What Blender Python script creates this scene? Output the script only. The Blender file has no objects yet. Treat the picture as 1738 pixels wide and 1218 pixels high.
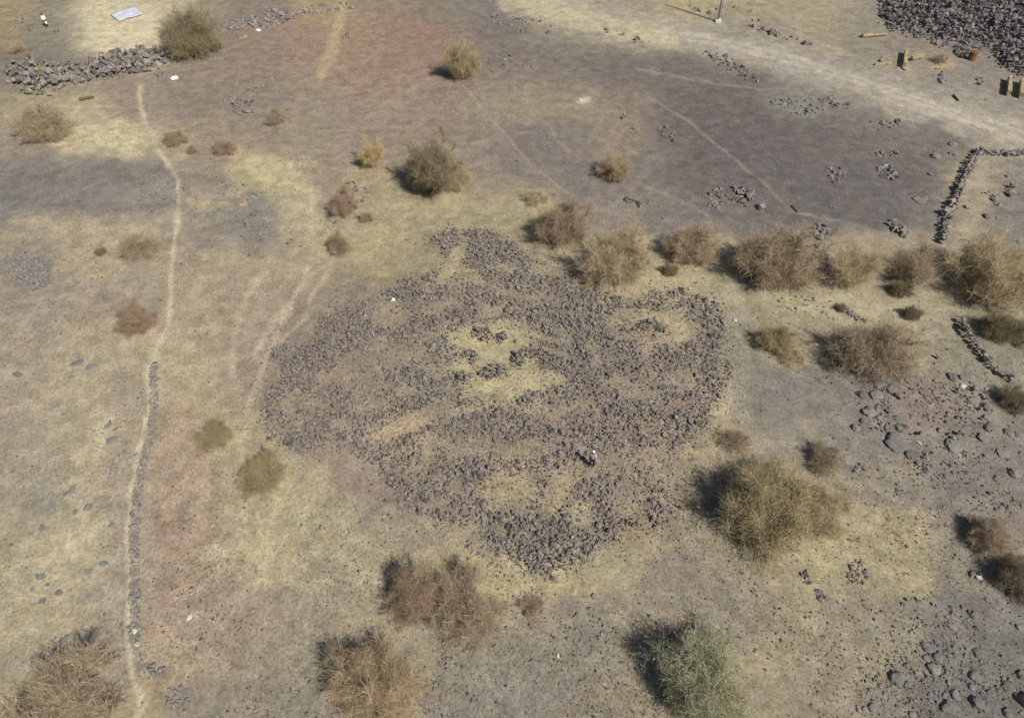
import bpy, bmesh, math, random
import numpy as np
from mathutils import Vector, Matrix, noise as mnoise

# ------------------------------------------------------------------ camera, world, sun, exposure
scene = bpy.context.scene
C = scene.collection
PITCH, CAM_H, FPX, IW, IH = math.radians(48.0), 36.0, 1158.0, 1738.0, 1218.0
SUN_EL, SUN_AZ = math.radians(47.0), math.radians(-44.0)       # azimuth of the sun, from +X towards +Y
cd = bpy.data.cameras.new('camera'); cam = bpy.data.objects.new('camera', cd); C.objects.link(cam)
cam.location = (0, 0, CAM_H); cam.rotation_euler = (math.pi/2 - PITCH, 0, 0)
cd.sensor_fit = 'HORIZONTAL'; cd.sensor_width = 36.0; cd.lens = 36.0*FPX/IW
cd.clip_start = 0.5; cd.clip_end = 8000
scene.camera = cam
w = bpy.data.worlds.new('World'); scene.world = w; w.use_nodes = True
wn = w.node_tree.nodes; sky = wn.new('ShaderNodeTexSky'); sky.sky_type = 'NISHITA'; sky.sun_disc = False
sky.sun_elevation = SUN_EL; sky.sun_rotation = math.pi/2 - SUN_AZ; sky.dust_density = 2.5; sky.altitude = 600
bg = wn['Background']; bg.inputs[1].default_value = 0.06
w.node_tree.links.new(sky.outputs[0], bg.inputs[0])
sl = bpy.data.lights.new('sun', 'SUN'); sl.energy = 4.2; sl.angle = math.radians(0.5); sl.color = (1.0, 0.955, 0.86)
sun = bpy.data.objects.new('sun', sl); C.objects.link(sun)
sdir = Vector((math.cos(SUN_EL)*math.cos(SUN_AZ), math.cos(SUN_EL)*math.sin(SUN_AZ), math.sin(SUN_EL)))
sun.rotation_euler = sdir.to_track_quat('Z', 'Y').to_euler(); sun.location = (0, 0, 60)
scene.view_settings.view_transform = 'Standard'; scene.view_settings.look = 'None'
scene.view_settings.exposure = 0.12; scene.view_settings.gamma = 1.0
scene.render.engine = 'CYCLES'
scene.cycles.pixel_filter_type = 'BLACKMAN_HARRIS'; scene.cycles.filter_width = 1.5
scene.cycles.max_bounces = 4

rng = np.random.default_rng(7); random.seed(7)

# ------------------------------------------------------------------ picture point -> ground point (survey of the site)
CP, SP = math.cos(PITCH), math.sin(PITCH)
def hash2(ix, iy, seed):
    n = (ix.astype(np.int64)*374761393 + iy.astype(np.int64)*668265263 + seed*974634777) & 0xffffffff
    n = ((n ^ (n >> 13))*1274126177) & 0xffffffff
    return ((n ^ (n >> 16)) & 0xffff)/65535.0
def vnoise(x, y, s, seed=0):
    x = np.asarray(x, float)/s; y = np.asarray(y, float)/s
    ix, iy = np.floor(x), np.floor(y); fx, fy = x-ix, y-iy
    fx = fx*fx*(3-2*fx); fy = fy*fy*(3-2*fy)
    a = hash2(ix, iy, seed); b = hash2(ix+1, iy, seed); c = hash2(ix, iy+1, seed); d = hash2(ix+1, iy+1, seed)
    return (a*(1-fx)+b*fx)*(1-fy) + (c*(1-fx)+d*fx)*fy
MC = (0.0, 34.0)                                                # middle of the mound
def height(x, y):
    x = np.asarray(x, float); y = np.asarray(y, float)
    r = np.sqrt(((x-MC[0])/16.5)**2 + ((y-MC[1])/13.5)**2)
    a = np.arctan2(y-MC[1], x-MC[0])
    r = r*(1+0.06*np.sin(3*a+1)+0.04*np.sin(5*a))
    z = 0.75/(1+np.exp((r-0.86)*11))
    z = z*(1-0.35*np.exp(-(r/0.35)**2))
    z = z + 0.30*vnoise(x, y, 14, 1) + 0.10*vnoise(x, y, 5, 2) + 0.05*vnoise(x, y, 1.7, 3)
    return z
def ground_at(u, v):
    u = np.asarray(u, float); v = np.asarray(v, float)
    X = (u-IW/2)/FPX; Y = -(v-IH/2)/FPX
    dx, dy, dz = X, Y*SP+CP, Y*CP-SP
    z = np.zeros_like(X)
    for _ in range(6):
        t = (z-CAM_H)/dz
        x, y = t*dx, t*dy
        z = height(x, y)
    return x, y, z
def P(u, v):
    x, y, z = ground_at(u, v); return Vector((float(x), float(y), float(z)))
def to_px(x, y, z):
    Z = z-CAM_H
    depth = np.maximum(y*CP - Z*SP, 1.0)
    yy = y*SP + Z*CP
    return IW/2 + FPX*x/depth, IH/2 - FPX*yy/depth
def ppm(u, v):                                                  # picture pixels per metre across
    p = P(u, v); return FPX/(p.y*CP - (p.z-CAM_H)*SP)

# ------------------------------------------------------------------ mesh / object helpers
def mk(name, verts, faces, smooth=False):
    me = bpy.data.meshes.new(name)
    verts = np.asarray(verts, np.float32)
    me.vertices.add(len(verts)); me.vertices.foreach_set('co', verts.ravel())
    faces = [np.asarray(f, np.int32) for f in faces if len(f)]
    loops = np.concatenate([f.ravel() for f in faces])
    tot = np.concatenate([np.full(len(f), f.shape[1], np.int32) for f in faces])
    start = np.concatenate([[0], np.cumsum(tot)[:-1]]).astype(np.int32)
    me.loops.add(len(loops)); me.loops.foreach_set('vertex_index', loops)
    me.polygons.add(len(tot)); me.polygons.foreach_set('loop_start', start)
    me.polygons.foreach_set('use_smooth', np.full(len(tot), smooth))
    me.update(calc_edges=True)
    return me
def link(name, me, mat=None, parent=None):
    o = bpy.data.objects.new(name, me); C.objects.link(o)
    if mat is not None and len(me.materials) == 0: me.materials.append(mat)
    if parent is not None: o.parent = parent
    return o
def tag(o, label=None, cat=None, group=None, kind=None):
    if label: o['label'] = label
    if cat: o['category'] = cat
    if group: o['group'] = group
    if kind: o['kind'] = kind
    return o
def empty(name, loc, label, cat, group=None):
    o = bpy.data.objects.new(name, None); C.objects.link(o); o.location = loc
    o.empty_display_size = 0.2
    return tag(o, label, cat, group)
def lin(c):
    c = np.asarray(c, float)/255.0
    return np.where(c <= 0.04045, c/12.92, ((c+0.055)/1.055)**2.4)

# ------------------------------------------------------------------ materials
def mat_new(name, rough=0.95):
    m = bpy.data.materials.new(name); m.use_nodes = True
    nt = m.node_tree; b = nt.nodes['Principled BSDF']
    b.inputs['Roughness'].default_value = rough
    b.inputs['Specular IOR Level'].default_value = 0.15
    return m, nt, b
def N(nt, t, **kw):
    n = nt.nodes.new(t)
    for k, v in kw.items(): setattr(n, k, v)
    return n
def noise_node(nt, coord, scale, detail=4, rough=0.6):
    n = N(nt, 'ShaderNodeTexNoise'); n.inputs['Scale'].default_value = scale
    n.inputs['Detail'].default_value = detail; n.inputs['Roughness'].default_value = rough
    nt.links.new(coord, n.inputs['Vector']); return n
def maprange(nt, src, a, b, c, d):
    n = N(nt, 'ShaderNodeMapRange'); nt.links.new(src, n.inputs[0])
    for i, x in enumerate((a, b, c, d)): n.inputs[1+i].default_value = x
    return n.outputs[0]
def mulcol(nt, col, val):
    n = N(nt, 'ShaderNodeVectorMath', operation='SCALE')
    nt.links.new(col, n.inputs[0]); nt.links.new(val, n.inputs['Scale']); return n.outputs[0]
def mixcol(nt, fac, a, b):
    n = N(nt, 'ShaderNodeMix', data_type='RGBA')
    if isinstance(fac, float): n.inputs[0].default_value = fac
    else: nt.links.new(fac, n.inputs[0])
    for i, x in ((6, a), (7, b)):
        if isinstance(x, tuple): n.inputs[i].default_value = (*x, 1)
        else: nt.links.new(x, n.inputs[i])
    return n.outputs[2]

def soil_material():
    m, nt, b = mat_new('dry_soil')
    co = N(nt, 'ShaderNodeNewGeometry').outputs['Position']
    at = N(nt, 'ShaderNodeVertexColor', layer_name='Col').outputs[0]
    n1 = noise_node(nt, co, 0.9, 6, 0.7).outputs[0]
    n2 = noise_node(nt, co, 6.0, 9, 0.82).outputs[0]
    n3 = noise_node(nt, co, 2.0, 5, 0.65).outputs[0]
    c = mulcol(nt, at, maprange(nt, n1, 0.32, 0.68, 0.80, 1.20))
    c = mulcol(nt, c, maprange(nt, n2, 0.34, 0.66, 0.56, 1.44))
    warm = mulcol(nt, mixcol(nt, 1.0, (0, 0, 0), (1.05, 1.0, 0.90)), maprange(nt, n3, 0, 1, 1, 1))
    vm = N(nt, 'ShaderNodeVectorMath', operation='MULTIPLY'); nt.links.new(c, vm.inputs[0]); nt.links.new(warm, vm.inputs[1])
    c = mixcol(nt, maprange(nt, n3, 0.45, 0.62, 0.0, 0.9), c, vm.outputs[0])
    n4 = noise_node(nt, co, 1.6, 11, 0.78).outputs[0]
    c = mulcol(nt, c, maprange(nt, n4, 0.47, 0.54, 0.93, 1.05))
    n5 = noise_node(nt, co, 0.45, 10, 0.72).outputs[0]
    c = mulcol(nt, c, maprange(nt, n5, 0.46, 0.54, 0.96, 1.03))
    # small dark and pale pebbles pressed into the soil
    vo = N(nt, 'ShaderNodeTexVoronoi'); vo.inputs['Scale'].default_value = 7.0; nt.links.new(co, vo.inputs['Vector'])
    dark = maprange(nt, vo.outputs['Distance'], 0.18, 0.30, 0.55, 0.0)
    sel = N(nt, 'ShaderNodeSeparateColor'); nt.links.new(vo.outputs['Color'], sel.inputs[0])
    pick = maprange(nt, sel.outputs[0], 0.72, 0.74, 0.0, 1.0)
    mm = N(nt, 'ShaderNodeMath', operation='MULTIPLY'); nt.links.new(dark, mm.inputs[0]); nt.links.new(pick, mm.inputs[1])
    c = mixcol(nt, mm.outputs[0], c, (0.09, 0.08, 0.075))
    nt.links.new(c, b.inputs['Base Color'])
    bp = N(nt, 'ShaderNodeBump'); bp.inputs['Strength'].default_value = 0.75; bp.inputs['Distance'].default_value = 0.07
    nt.links.new(n2, bp.inputs['Height']); nt.links.new(bp.outputs[0], b.inputs['Normal'])
    return m
def rock_material(name, c1, c2, bumps=0.5):
    m, nt, b = mat_new(name, 0.85)
    g = N(nt, 'ShaderNodeNewGeometry'); oi = N(nt, 'ShaderNodeObjectInfo')
    ad = N(nt, 'ShaderNodeMath', operation='ADD'); nt.links.new(g.outputs['Random Per Island'], ad.inputs[0]); nt.links.new(oi.outputs['Random'], ad.inputs[1])
    fr = N(nt, 'ShaderNodeMath', operation='FRACT'); nt.links.new(ad.outputs[0], fr.inputs[0])
    c = mixcol(nt, fr.outputs[0], c1, c2)
    n = noise_node(nt, g.outputs['Position'], 5, 6, 0.7).outputs[0]
    c = mulcol(nt, c, maprange(nt, n, 0.3, 0.7, 0.72, 1.28))
    dust = noise_node(nt, g.outputs['Position'], 1.3, 3, 0.6).outputs[0]
    c = mixcol(nt, maprange(nt, dust, 0.5, 0.75, 0.0, 0.45), c, (0.30, 0.255, 0.185))
    nt.links.new(c, b.inputs['Base Color'])
    bp = N(nt, 'ShaderNodeBump'); bp.inputs['Strength'].default_value = bumps; bp.inputs['Distance'].default_value = 0.05
    nt.links.new(n, bp.inputs['Height']); nt.links.new(bp.outputs[0], b.inputs['Normal'])
    return m
def tint_material(name, spread=0.35, rough=0.9):                # colour comes from the object, with twig to twig variation
    m, nt, b = mat_new(name, rough)
    oi = N(nt, 'ShaderNodeObjectInfo'); g = N(nt, 'ShaderNodeNewGeometry')
    c = mulcol(nt, oi.outputs['Color'], maprange(nt, g.outputs['Random Per Island'], 0, 1, 1-spread, 1+spread))
    n = noise_node(nt, g.outputs['Position'], 1.1, 3, 0.6).outputs[0]
    c = mulcol(nt, c, maprange(nt, n, 0.3, 0.7, 0.8, 1.2))
    nt.links.new(c, b.inputs['Base Color'])
    return m
def plain(name, col, rough=0.9, var=0.25, scale=6):
    m, nt, b = mat_new(name, rough)
    g = N(nt, 'ShaderNodeNewGeometry')
    n = noise_node(nt, g.outputs['Position'], scale, 5, 0.65).outputs[0]
    c = mulcol(nt, mixcol(nt, 1.0, (0, 0, 0), tuple(col)), maprange(nt, n, 0.3, 0.7, 1-var, 1+var))
    nt.links.new(c, b.inputs['Base Color'])
    bp = N(nt, 'ShaderNodeBump'); bp.inputs['Strength'].default_value = 0.3; bp.inputs['Distance'].default_value = 0.02
    nt.links.new(n, bp.inputs['Height']); nt.links.new(bp.outputs[0], b.inputs['Normal'])
    return m
M = {
 'soil': soil_material(),
 'basalt': rock_material('basalt_rubble', (0.098, 0.085, 0.083), (0.285, 0.247, 0.228)),
 'heap': rock_material('basalt_heap_rock', (0.075, 0.070, 0.076), (0.24, 0.222, 0.222)),
 'boulder': rock_material('weathered_boulder', (0.150, 0.142, 0.135), (0.245, 0.230, 0.205), 0.7),
 'slab': rock_material('sunken_slab', (0.175, 0.170, 0.165), (0.240, 0.228, 0.210), 0.4),
 'gravel': rock_material('gravel', (0.105, 0.092, 0.085), (0.26, 0.22, 0.18)),
 'wallstone': rock_material('wall_stone', (0.13, 0.118, 0.115), (0.33, 0.29, 0.26)),
 'pale_rock': rock_material('pale_rock', (0.45, 0.43, 0.39), (0.62, 0.58, 0.50)),
 'twig': tint_material('dry_twig'), 'bark': tint_material('bark', 0.25),
 'wood': plain('pale_wood', (0.36, 0.295, 0.185), .9, .45, 2.5), 'darkwood': plain('dark_wood', (0.14, 0.10, 0.065)),
 'white': plain('white_cloth', (0.80, 0.79, 0.77), 0.9, 0.05), 'sheet': plain('white_sheet', (0.58, 0.60, 0.67), 0.6, 0.14, 1.2),
 'skin': plain('skin', (0.16, 0.085, 0.05), 0.6, 0.1), 'hair': plain('black_hair', (0.012, 0.010, 0.010), 0.6, 0.2),
 'trousers': plain('dark_cloth', (0.035, 0.035, 0.05), 0.9, 0.2), 'grey_cloth': plain('grey_cloth', (0.30, 0.29, 0.31), 0.9, 0.1),
 'pole': plain('pole_steel', (0.36, 0.38, 0.41), 0.5, 0.1), 'concrete': plain('concrete', (0.62, 0.60, 0.56), 0.9, 0.1),
 'pale_cloth': plain('pale_cloth', (0.48, 0.47, 0.46), 0.9, 0.1),
 'rust': plain('rusty_metal', (0.20, 0.10, 0.055), 0.8, 0.3),
}
def grass_material():
    m, nt, b = mat_new('dry_grass_blades')
    g = N(nt, 'ShaderNodeNewGeometry')
    c = mixcol(nt, g.outputs['Random Per Island'], (0.40, 0.335, 0.20), (0.58, 0.49, 0.315))
    nt.links.new(c, b.inputs['Base Color']); return m
M['grass'] = grass_material()

# ------------------------------------------------------------------ soil colours: surveyed points (column, row, colour) of bare ground
ROWS = {
20: '30:165,150,110 100:128,126,114 150:190,182,148 200:198,190,152 290:192,183,148 360:150,142,122 430:140,130,118 560:168,150,110 640:150,135,115 750:136,130,116 850:130,127,120 950:188,180,140 1050:160,150,125 1160:176,164,122 1300:165,156,125 1400:168,158,130 1480:150,145,130 1600:112,106,102 1720:108,103,100',
60: '30:160,142,105 80:132,130,118 150:192,184,148 220:196,188,148 290:180,172,135 420:150,132,118 500:156,136,118 580:166,150,112 680:150,132,118 760:145,128,115 850:128,120,112 950:140,134,120 1050:158,152,125 1120:165,158,128 1200:150,147,132 1300:150,145,130 1370:165,155,125 1450:150,143,125 1560:140,132,118 1690:112,106,102',
100: '30:125,120,108 110:132,128,115 240:180,172,135 330:148,136,118 420:150,132,118 500:150,134,118 560:162,144,116 650:154,136,118 720:152,132,116 850:132,122,114 950:124,118,110 1050:119,115,110 1150:118,113,110 1250:122,117,110 1350:150,146,132 1450:146,141,128 1560:152,143,125 1690:142,134,125',
135: '30:135,128,112 110:145,136,118 200:148,136,120 300:145,133,118 420:146,133,118 540:156,142,118 650:152,136,118 760:146,130,116 860:138,128,115 950:135,126,114 1050:120,115,110 1160:116,112,108 1270:116,112,107 1400:140,136,124 1500:155,150,135 1600:142,136,126 1700:146,138,128',
175: '40:165,155,120 140:178,168,132 230:150,138,122 330:140,130,118 440:146,135,120 530:150,138,122 640:153,137,120 740:146,131,118 830:148,138,118 900:154,145,118 985:152,140,118 1060:145,132,116 1150:113,109,106 1250:114,110,107 1350:124,121,117 1450:130,125,117 1550:150,146,132 1630:156,151,136 1720:144,138,128',
240: '40:150,142,125 130:188,178,138 220:192,182,142 290:166,153,125 350:156,141,120 450:150,138,120 530:150,140,118 600:145,133,120 690:148,135,118 830:140,130,118 900:126,119,113 960:130,122,115 1060:146,133,115 1130:125,118,111 1200:109,105,103 1300:108,104,103 1400:111,107,105 1500:116,112,108 1570:118,113,109 1620:120,115,110 1690:160,152,132',
300: '60:130,127,122 160:128,126,122 250:138,134,125 350:150,142,124 430:176,166,126 490:182,172,132 550:150,138,120 620:166,153,118 720:160,148,118 820:146,134,118 900:135,126,117 980:128,122,116 1080:125,119,113 1180:112,108,106 1300:107,104,103 1400:111,107,106 1500:106,103,103 1560:112,108,105 1650:166,156,128 1710:136,131,122',
355: '40:122,121,118 180:136,132,124 260:156,148,130 350:152,143,125 430:136,132,122 510:172,163,128 600:161,149,118 680:170,160,120 780:168,160,122 850:162,154,120 900:166,157,116 1060:140,133,121 1120:127,122,116 1200:119,114,111 1300:115,111,108 1400:111,109,107 1500:109,106,105 1580:122,118,112 1650:150,143,122 1715:128,124,118',
395: '50:164,155,126 150:168,155,126 220:166,156,126 270:156,146,126 350:140,135,125 420:132,130,122 500:166,156,126 560:168,158,124 640:174,164,122 720:160,150,118 850:160,151,118',
440: '50:138,132,121 150:166,156,126 250:160,150,126 330:162,149,125 400:166,154,125 470:166,153,124 540:166,153,124 640:172,160,118 720:160,150,118 800:160,150,116 880:158,150,120 970:160,152,120 1100:168,161,126 1210:160,152,122 1380:154,144,120 1480:158,147,122 1570:155,146,122 1650:158,150,120 1720:140,134,120',
505: '50:155,145,128 150:157,145,128 250:158,148,126 330:170,156,126 400:161,147,125 460:161,148,125 530:153,141,121 600:150,139,121 680:148,137,114 760:148,138,116 850:150,140,117 950:146,137,117 1080:165,156,118 1160:170,162,123 1250:168,162,130 1350:173,165,128 1450:174,165,130 1550:171,162,127 1650:167,158,124 1720:156,148,123',
580: '50:160,150,130 160:166,156,129 250:172,162,131 330:171,159,128 400:160,146,126 450:155,145,128 520:152,139,121 600:148,136,115 700:148,138,114 800:168,159,122 880:160,152,118 1000:145,136,117 1110:158,144,118 1180:145,136,117 1250:158,152,126 1320:164,154,118 1400:168,160,127 1560:168,158,127 1650:152,147,124 1720:152,146,124',
660: '50:166,156,131 150:172,162,132 200:160,150,131 245:168,158,130 300:172,156,126 350:174,162,126 400:156,144,125 460:155,142,118 550:148,137,115 650:150,140,117 720:150,141,118 830:170,161,122 900:162,153,119 980:152,140,117 1080:148,137,117 1180:150,138,117 1230:168,158,124 1290:130,127,119 1380:131,128,120 1470:130,126,119 1580:142,132,119 1680:144,138,123',
740: '50:160,150,130 110:165,156,130 160:180,170,138 200:165,155,132 250:166,151,126 310:170,151,126 380:168,156,122 430:168,158,122 520:150,138,118 600:152,139,118 680:164,150,118 760:148,137,116 850:148,137,116 950:150,136,116 1080:148,137,116 1170:156,145,116 1230:160,150,118 1350:146,140,124 1450:134,130,122 1550:133,129,121 1650:136,131,121 1710:134,129,120',
820: '50:155,148,128 150:172,162,131 200:160,150,132 270:167,149,126 350:167,150,126 430:174,163,127 520:174,164,128 590:152,139,121 640:148,135,120 760:144,133,115 870:162,149,116 960:158,144,116 1050:148,136,118 1150:154,142,118 1200:148,138,116 1420:152,144,120 1520:147,140,124 1620:130,127,120 1710:132,128,121',
900: '50:166,157,129 120:176,167,132 160:184,174,138 200:160,151,133 280:163,143,119 370:167,152,126 440:174,162,126 520:173,164,127 600:160,153,126 680:156,147,122 760:158,149,120 850:150,141,117 920:142,133,115 1000:148,138,116 1080:160,147,116 1150:152,144,120 1200:148,141,120 1300:156,147,117 1420:168,158,118 1530:168,158,120 1620:147,140,124 1710:142,135,122',
960: '50:170,162,131 120:178,169,133 160:172,163,134 200:158,150,133 290:163,144,121 380:172,160,130 450:178,168,132 540:163,155,127 620:168,161,127 800:174,164,122 880:180,170,123 960:173,164,122 1060:158,150,120 1150:142,134,121 1250:151,143,121 1350:168,158,122 1450:168,160,123 1540:168,158,119 1620:148,142,123 1710:150,144,124',
1040: '50:175,166,132 150:172,162,133 200:155,148,131 290:167,148,126 350:164,147,126 430:162,147,126 520:151,144,123 600:157,150,123 900:156,146,121 980:141,136,121 1060:152,145,119 1150:147,140,119 1250:146,139,119 1350:157,149,121 1450:152,144,121 1540:145,140,123 1620:133,131,123 1710:133,131,123',
1120: '50:162,154,129 110:158,151,130 150:167,157,129 200:158,148,129 290:167,152,126 350:162,147,126 430:156,147,123 500:150,144,121 720:152,147,122 800:141,137,123 900:141,136,121 1000:139,134,119 1060:148,141,117 1320:158,149,119 1420:152,145,119 1500:149,143,121 1600:133,131,123 1710:131,129,121',
1195: '30:178,168,127 80:160,150,126 160:165,155,122 250:168,158,126 310:146,139,123 400:146,138,123 500:142,137,121 640:150,141,118 780:141,137,123 900:139,136,123 1000:139,134,119 1060:152,142,117 1180:150,142,116 1300:150,142,117 1400:152,144,119 1500:141,136,121 1600:131,128,121 1710:131,129,121',
}
pts = []
for v_, s_ in ROWS.items():
    for it in s_.split():
        u_, c_ = it.split(':'); pts.append((float(u_), float(v_), *[float(q) for q in c_.split(',')]))
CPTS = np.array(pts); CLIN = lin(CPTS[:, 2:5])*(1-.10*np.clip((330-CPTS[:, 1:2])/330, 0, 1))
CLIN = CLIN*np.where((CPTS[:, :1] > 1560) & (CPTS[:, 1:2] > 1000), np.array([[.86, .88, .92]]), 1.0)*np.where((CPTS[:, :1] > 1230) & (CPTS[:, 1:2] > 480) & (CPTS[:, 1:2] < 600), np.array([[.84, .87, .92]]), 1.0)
# lines worn or drawn on the ground: points, half width, colour, strength
LINES = [
 ([(238,150),(240,190),(270,258),(300,300),(305,345),(298,400),(291,470),(288,520),(284,560),(262,603),(252,622),(252,680),(246,730),(235,780),(225,830),(217,880),(215,930),(220,980),(219,1030),(217,1080),(222,1130),(234,1180),(236,1240)], 4.2, (190,181,149), 1.0),
 ([(880,-10),(1000,30),(1120,56),(1220,74),(1350,106),(1480,148),(1600,188),(1760,240)], 25, (166,160,146), 0.95),
 ([(860,-4),(960,26),(1060,50),(1140,66)], 15, (190,182,142), 0.8),
 ([(1130,52),(1220,66),(1350,96),(1480,142),(1600,180),(1760,232)], 3, (182,178,164), 0.85),
 ([(1130,62),(1240,80),(1380,116),(1500,156),(1620,196),(1760,246)], 3, (180,175,158), 0.85),
 ([(1440,150),(1540,178),(1640,205),(1760,245)], 3, (184,178,148), 0.6),
 ([(1080,118),(1180,136),(1300,152),(1420,152),(1500,162)], 2.4, (152,145,132), 0.65),
 ([(785,145),(850,220),(900,275),(940,312),(990,345)], 1.7, (172,160,138), 0.65),
 ([(860,140),(910,190),(955,245),(975,262)], 1.8, (160,150,128), 0.5),
 ([(985,225),(1050,250),(1130,275)], 1.8, (150,140,122), 0.4),
 ([(1095,160),(1180,215),(1290,308),(1340,355),(1440,380),(1560,412)], 1.8, (148,143,132), 0.7),
 ([(1080,310),(1180,352),(1240,400)], 2.0, (158,148,128), 0.5),
 ([(560,445),(520,470),(480,545),(445,620),(420,690),(408,760),(412,850),(415,920)], 3.8, (190,176,147), 0.8),
 ([(450,460),(420,500),(400,560),(395,640)], 5, (190,176,140), 0.85),
 ([(530,440),(500,500),(455,560),(430,600)], 4, (192,178,142), 0.8), ([(560,455),(530,500),(520,540),(470,580)], 3.5, (190,176,140), 0.7), ([(20,300),(120,304),(240,300)], 16, (122,119,113), 0.85), ([(20,330),(140,345),(250,350),(300,345)], 12, (124,121,115), 0.75),
 ([(395,258),(450,272),(500,292),(522,330),(528,380),(540,425)], 9, (186,176,134), 0.6),
 ([(580,8),(572,50),(560,90),(545,130)], 9, (188,174,128), 0.55),
 ([(20,268),(130,272),(240,282),(300,300),(380,310)], 9, (122,120,116), 0.5),
 ([(20,372),(130,385),(260,392)], 6, (180,170,132), 0.5),
 ([(300,1165),(340,1110),(380,1065),(395,1040)], 2.2, (182,170,142), 0.6),
 ([(585,1050),(660,1072),(700,1090),(730,1115)], 2.5, (168,162,140), 0.5),
 ([(980,1000),(1060,962),(1130,930),(1190,890)], 4, (176,164,120), 0.45),
 ([(300,430),(360,430),(430,440)], 4, (172,160,128), 0.4),
 ([(560,240),(640,190),(700,150),(740,125)], 5, (166,148,124), 0.35),
 ([(800,245),(860,232),(900,225)], 3, (164,150,124), 0.4),
]
# patches: centre, radii, turn, colour, strength
PATCH = [
 (198,50,100,46,0,(204,195,158),1.0), (205,52,80,36,0,(202,194,157),0.9), (95,60,52,55,0,(130,128,116),0.75), (160,225,95,24,5,(192,183,143),0.7),
 (130,20,60,14,0,(178,168,126),0.3), (620,95,130,60,0,(154,129,110),0.8), (690,62,90,32,0,(152,124,106),0.7), (480,60,60,30,0,(150,128,112),0.6),
 (1240,240,130,70,10,(106,102,101),0.7), (1450,320,130,50,5,(105,102,102),0.6), (1350,180,60,20,10,(138,138,136),0.6),
 (1290,670,45,75,0,(128,126,119),0.8), (440,285,40,18,20,(192,183,138),0.6), (505,350,20,45,-10,(184,174,132),0.5),
 (130,300,120,18,0,(125,124,121),0.5), (420,385,55,30,20,(132,131,124),0.55), (55,345,60,14,0,(122,122,119),0.5),
 (165,720,14,60,5,(192,182,144),0.7), (155,930,25,40,0,(192,182,146),0.6), (370,930,32,14,-10,(192,184,150),0.6),
 (320,1045,12,8,0,(200,192,165),0.6), (600,825,70,45,20,(152,138,122),0.7), (660,850,55,50,0,(150,137,122),0.5),
 (850,610,72,64,0,(184,175,133),0.65), (800,585,30,28,0,(184,175,131),0.7), (850,662,60,16,-5,(188,180,136),0.75), (915,645,45,18,0,(182,173,130),0.6),
 (850,600,30,40,0,(178,169,128),0.5), (775,640,22,10,0,(180,171,128),0.5), (1120,550,48,17,10,(176,160,126),0.8),
 (1165,566,20,12,0,(178,169,128),0.7), (690,722,62,14,-20,(176,158,122),0.8), (660,530,28,20,0,(168,152,116),0.7),
 (870,832,38,32,0,(170,155,118),0.7), (945,840,18,42,32,(166,150,116),0.8), (985,872,16,22,20,(178,166,122),0.7),
 (770,440,12,44,32,(182,170,126),0.7), (580,625,35,22,0,(164,142,118),0.5), (1000,480,20,8,0,(178,170,120),0.5),
 (1580,715,60,55,0,(148,133,118),0.5), (1240,1010,110,40,-20,(142,136,124),0.4), (1080,1060,70,60,0,(146,140,122),0.3),
 (1350,860,80,50,0,(163,153,116),0.5), (1420,920,90,50,0,(165,156,120),0.4), (1540,975,50,25,0,(166,157,120),0.4),
 (560,900,90,40,20,(166,160,128),0.4), (450,930,60,60,0,(180,170,130),0.4), (900,985,120,22,5,(174,165,126),0.5),
 (985,172,14,6,0,(205,198,165),0.7), (1115,455,40,30,0,(176,168,126),0.5), (1300,515,90,18,5,(180,172,130),0.5),
 (1450,520,90,30,0,(180,171,132),0.4), (1690,800,40,30,0,(128,124,118),0.4), (1020,8,60,8,10,(150,148,138),0.4),
 (1540,110,18,8,0,(186,176,132),0.5), (1600,108,22,8,0,(190,180,130),0.6), (1410,85,28,10,15,(182,170,128),0.5),
 (1650,350,26,60,10,(170,158,130),0.5), (1680,300,50,30,0,(160,150,126),0.4), (60,465,38,30,0,(132,128,122),0.6),
 (75,830,50,60,0,(152,148,130),0.5), (85,1000,50,30,0,(172,164,132),0.4), (100,500,18,7,0,(196,186,150),0.6),
 (200,415,14,9,0,(195,185,140),0.5), (135,440,10,14,0,(200,184,130),0.6), (175,470,30,12,0,(182,168,128),0.4),
 (350,345,40,12,15,(190,178,132),0.6), (420,345,10,6,0,(205,170,135),0.6), (585,585,40,15,0,(160,146,122),0.4),
]
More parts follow.
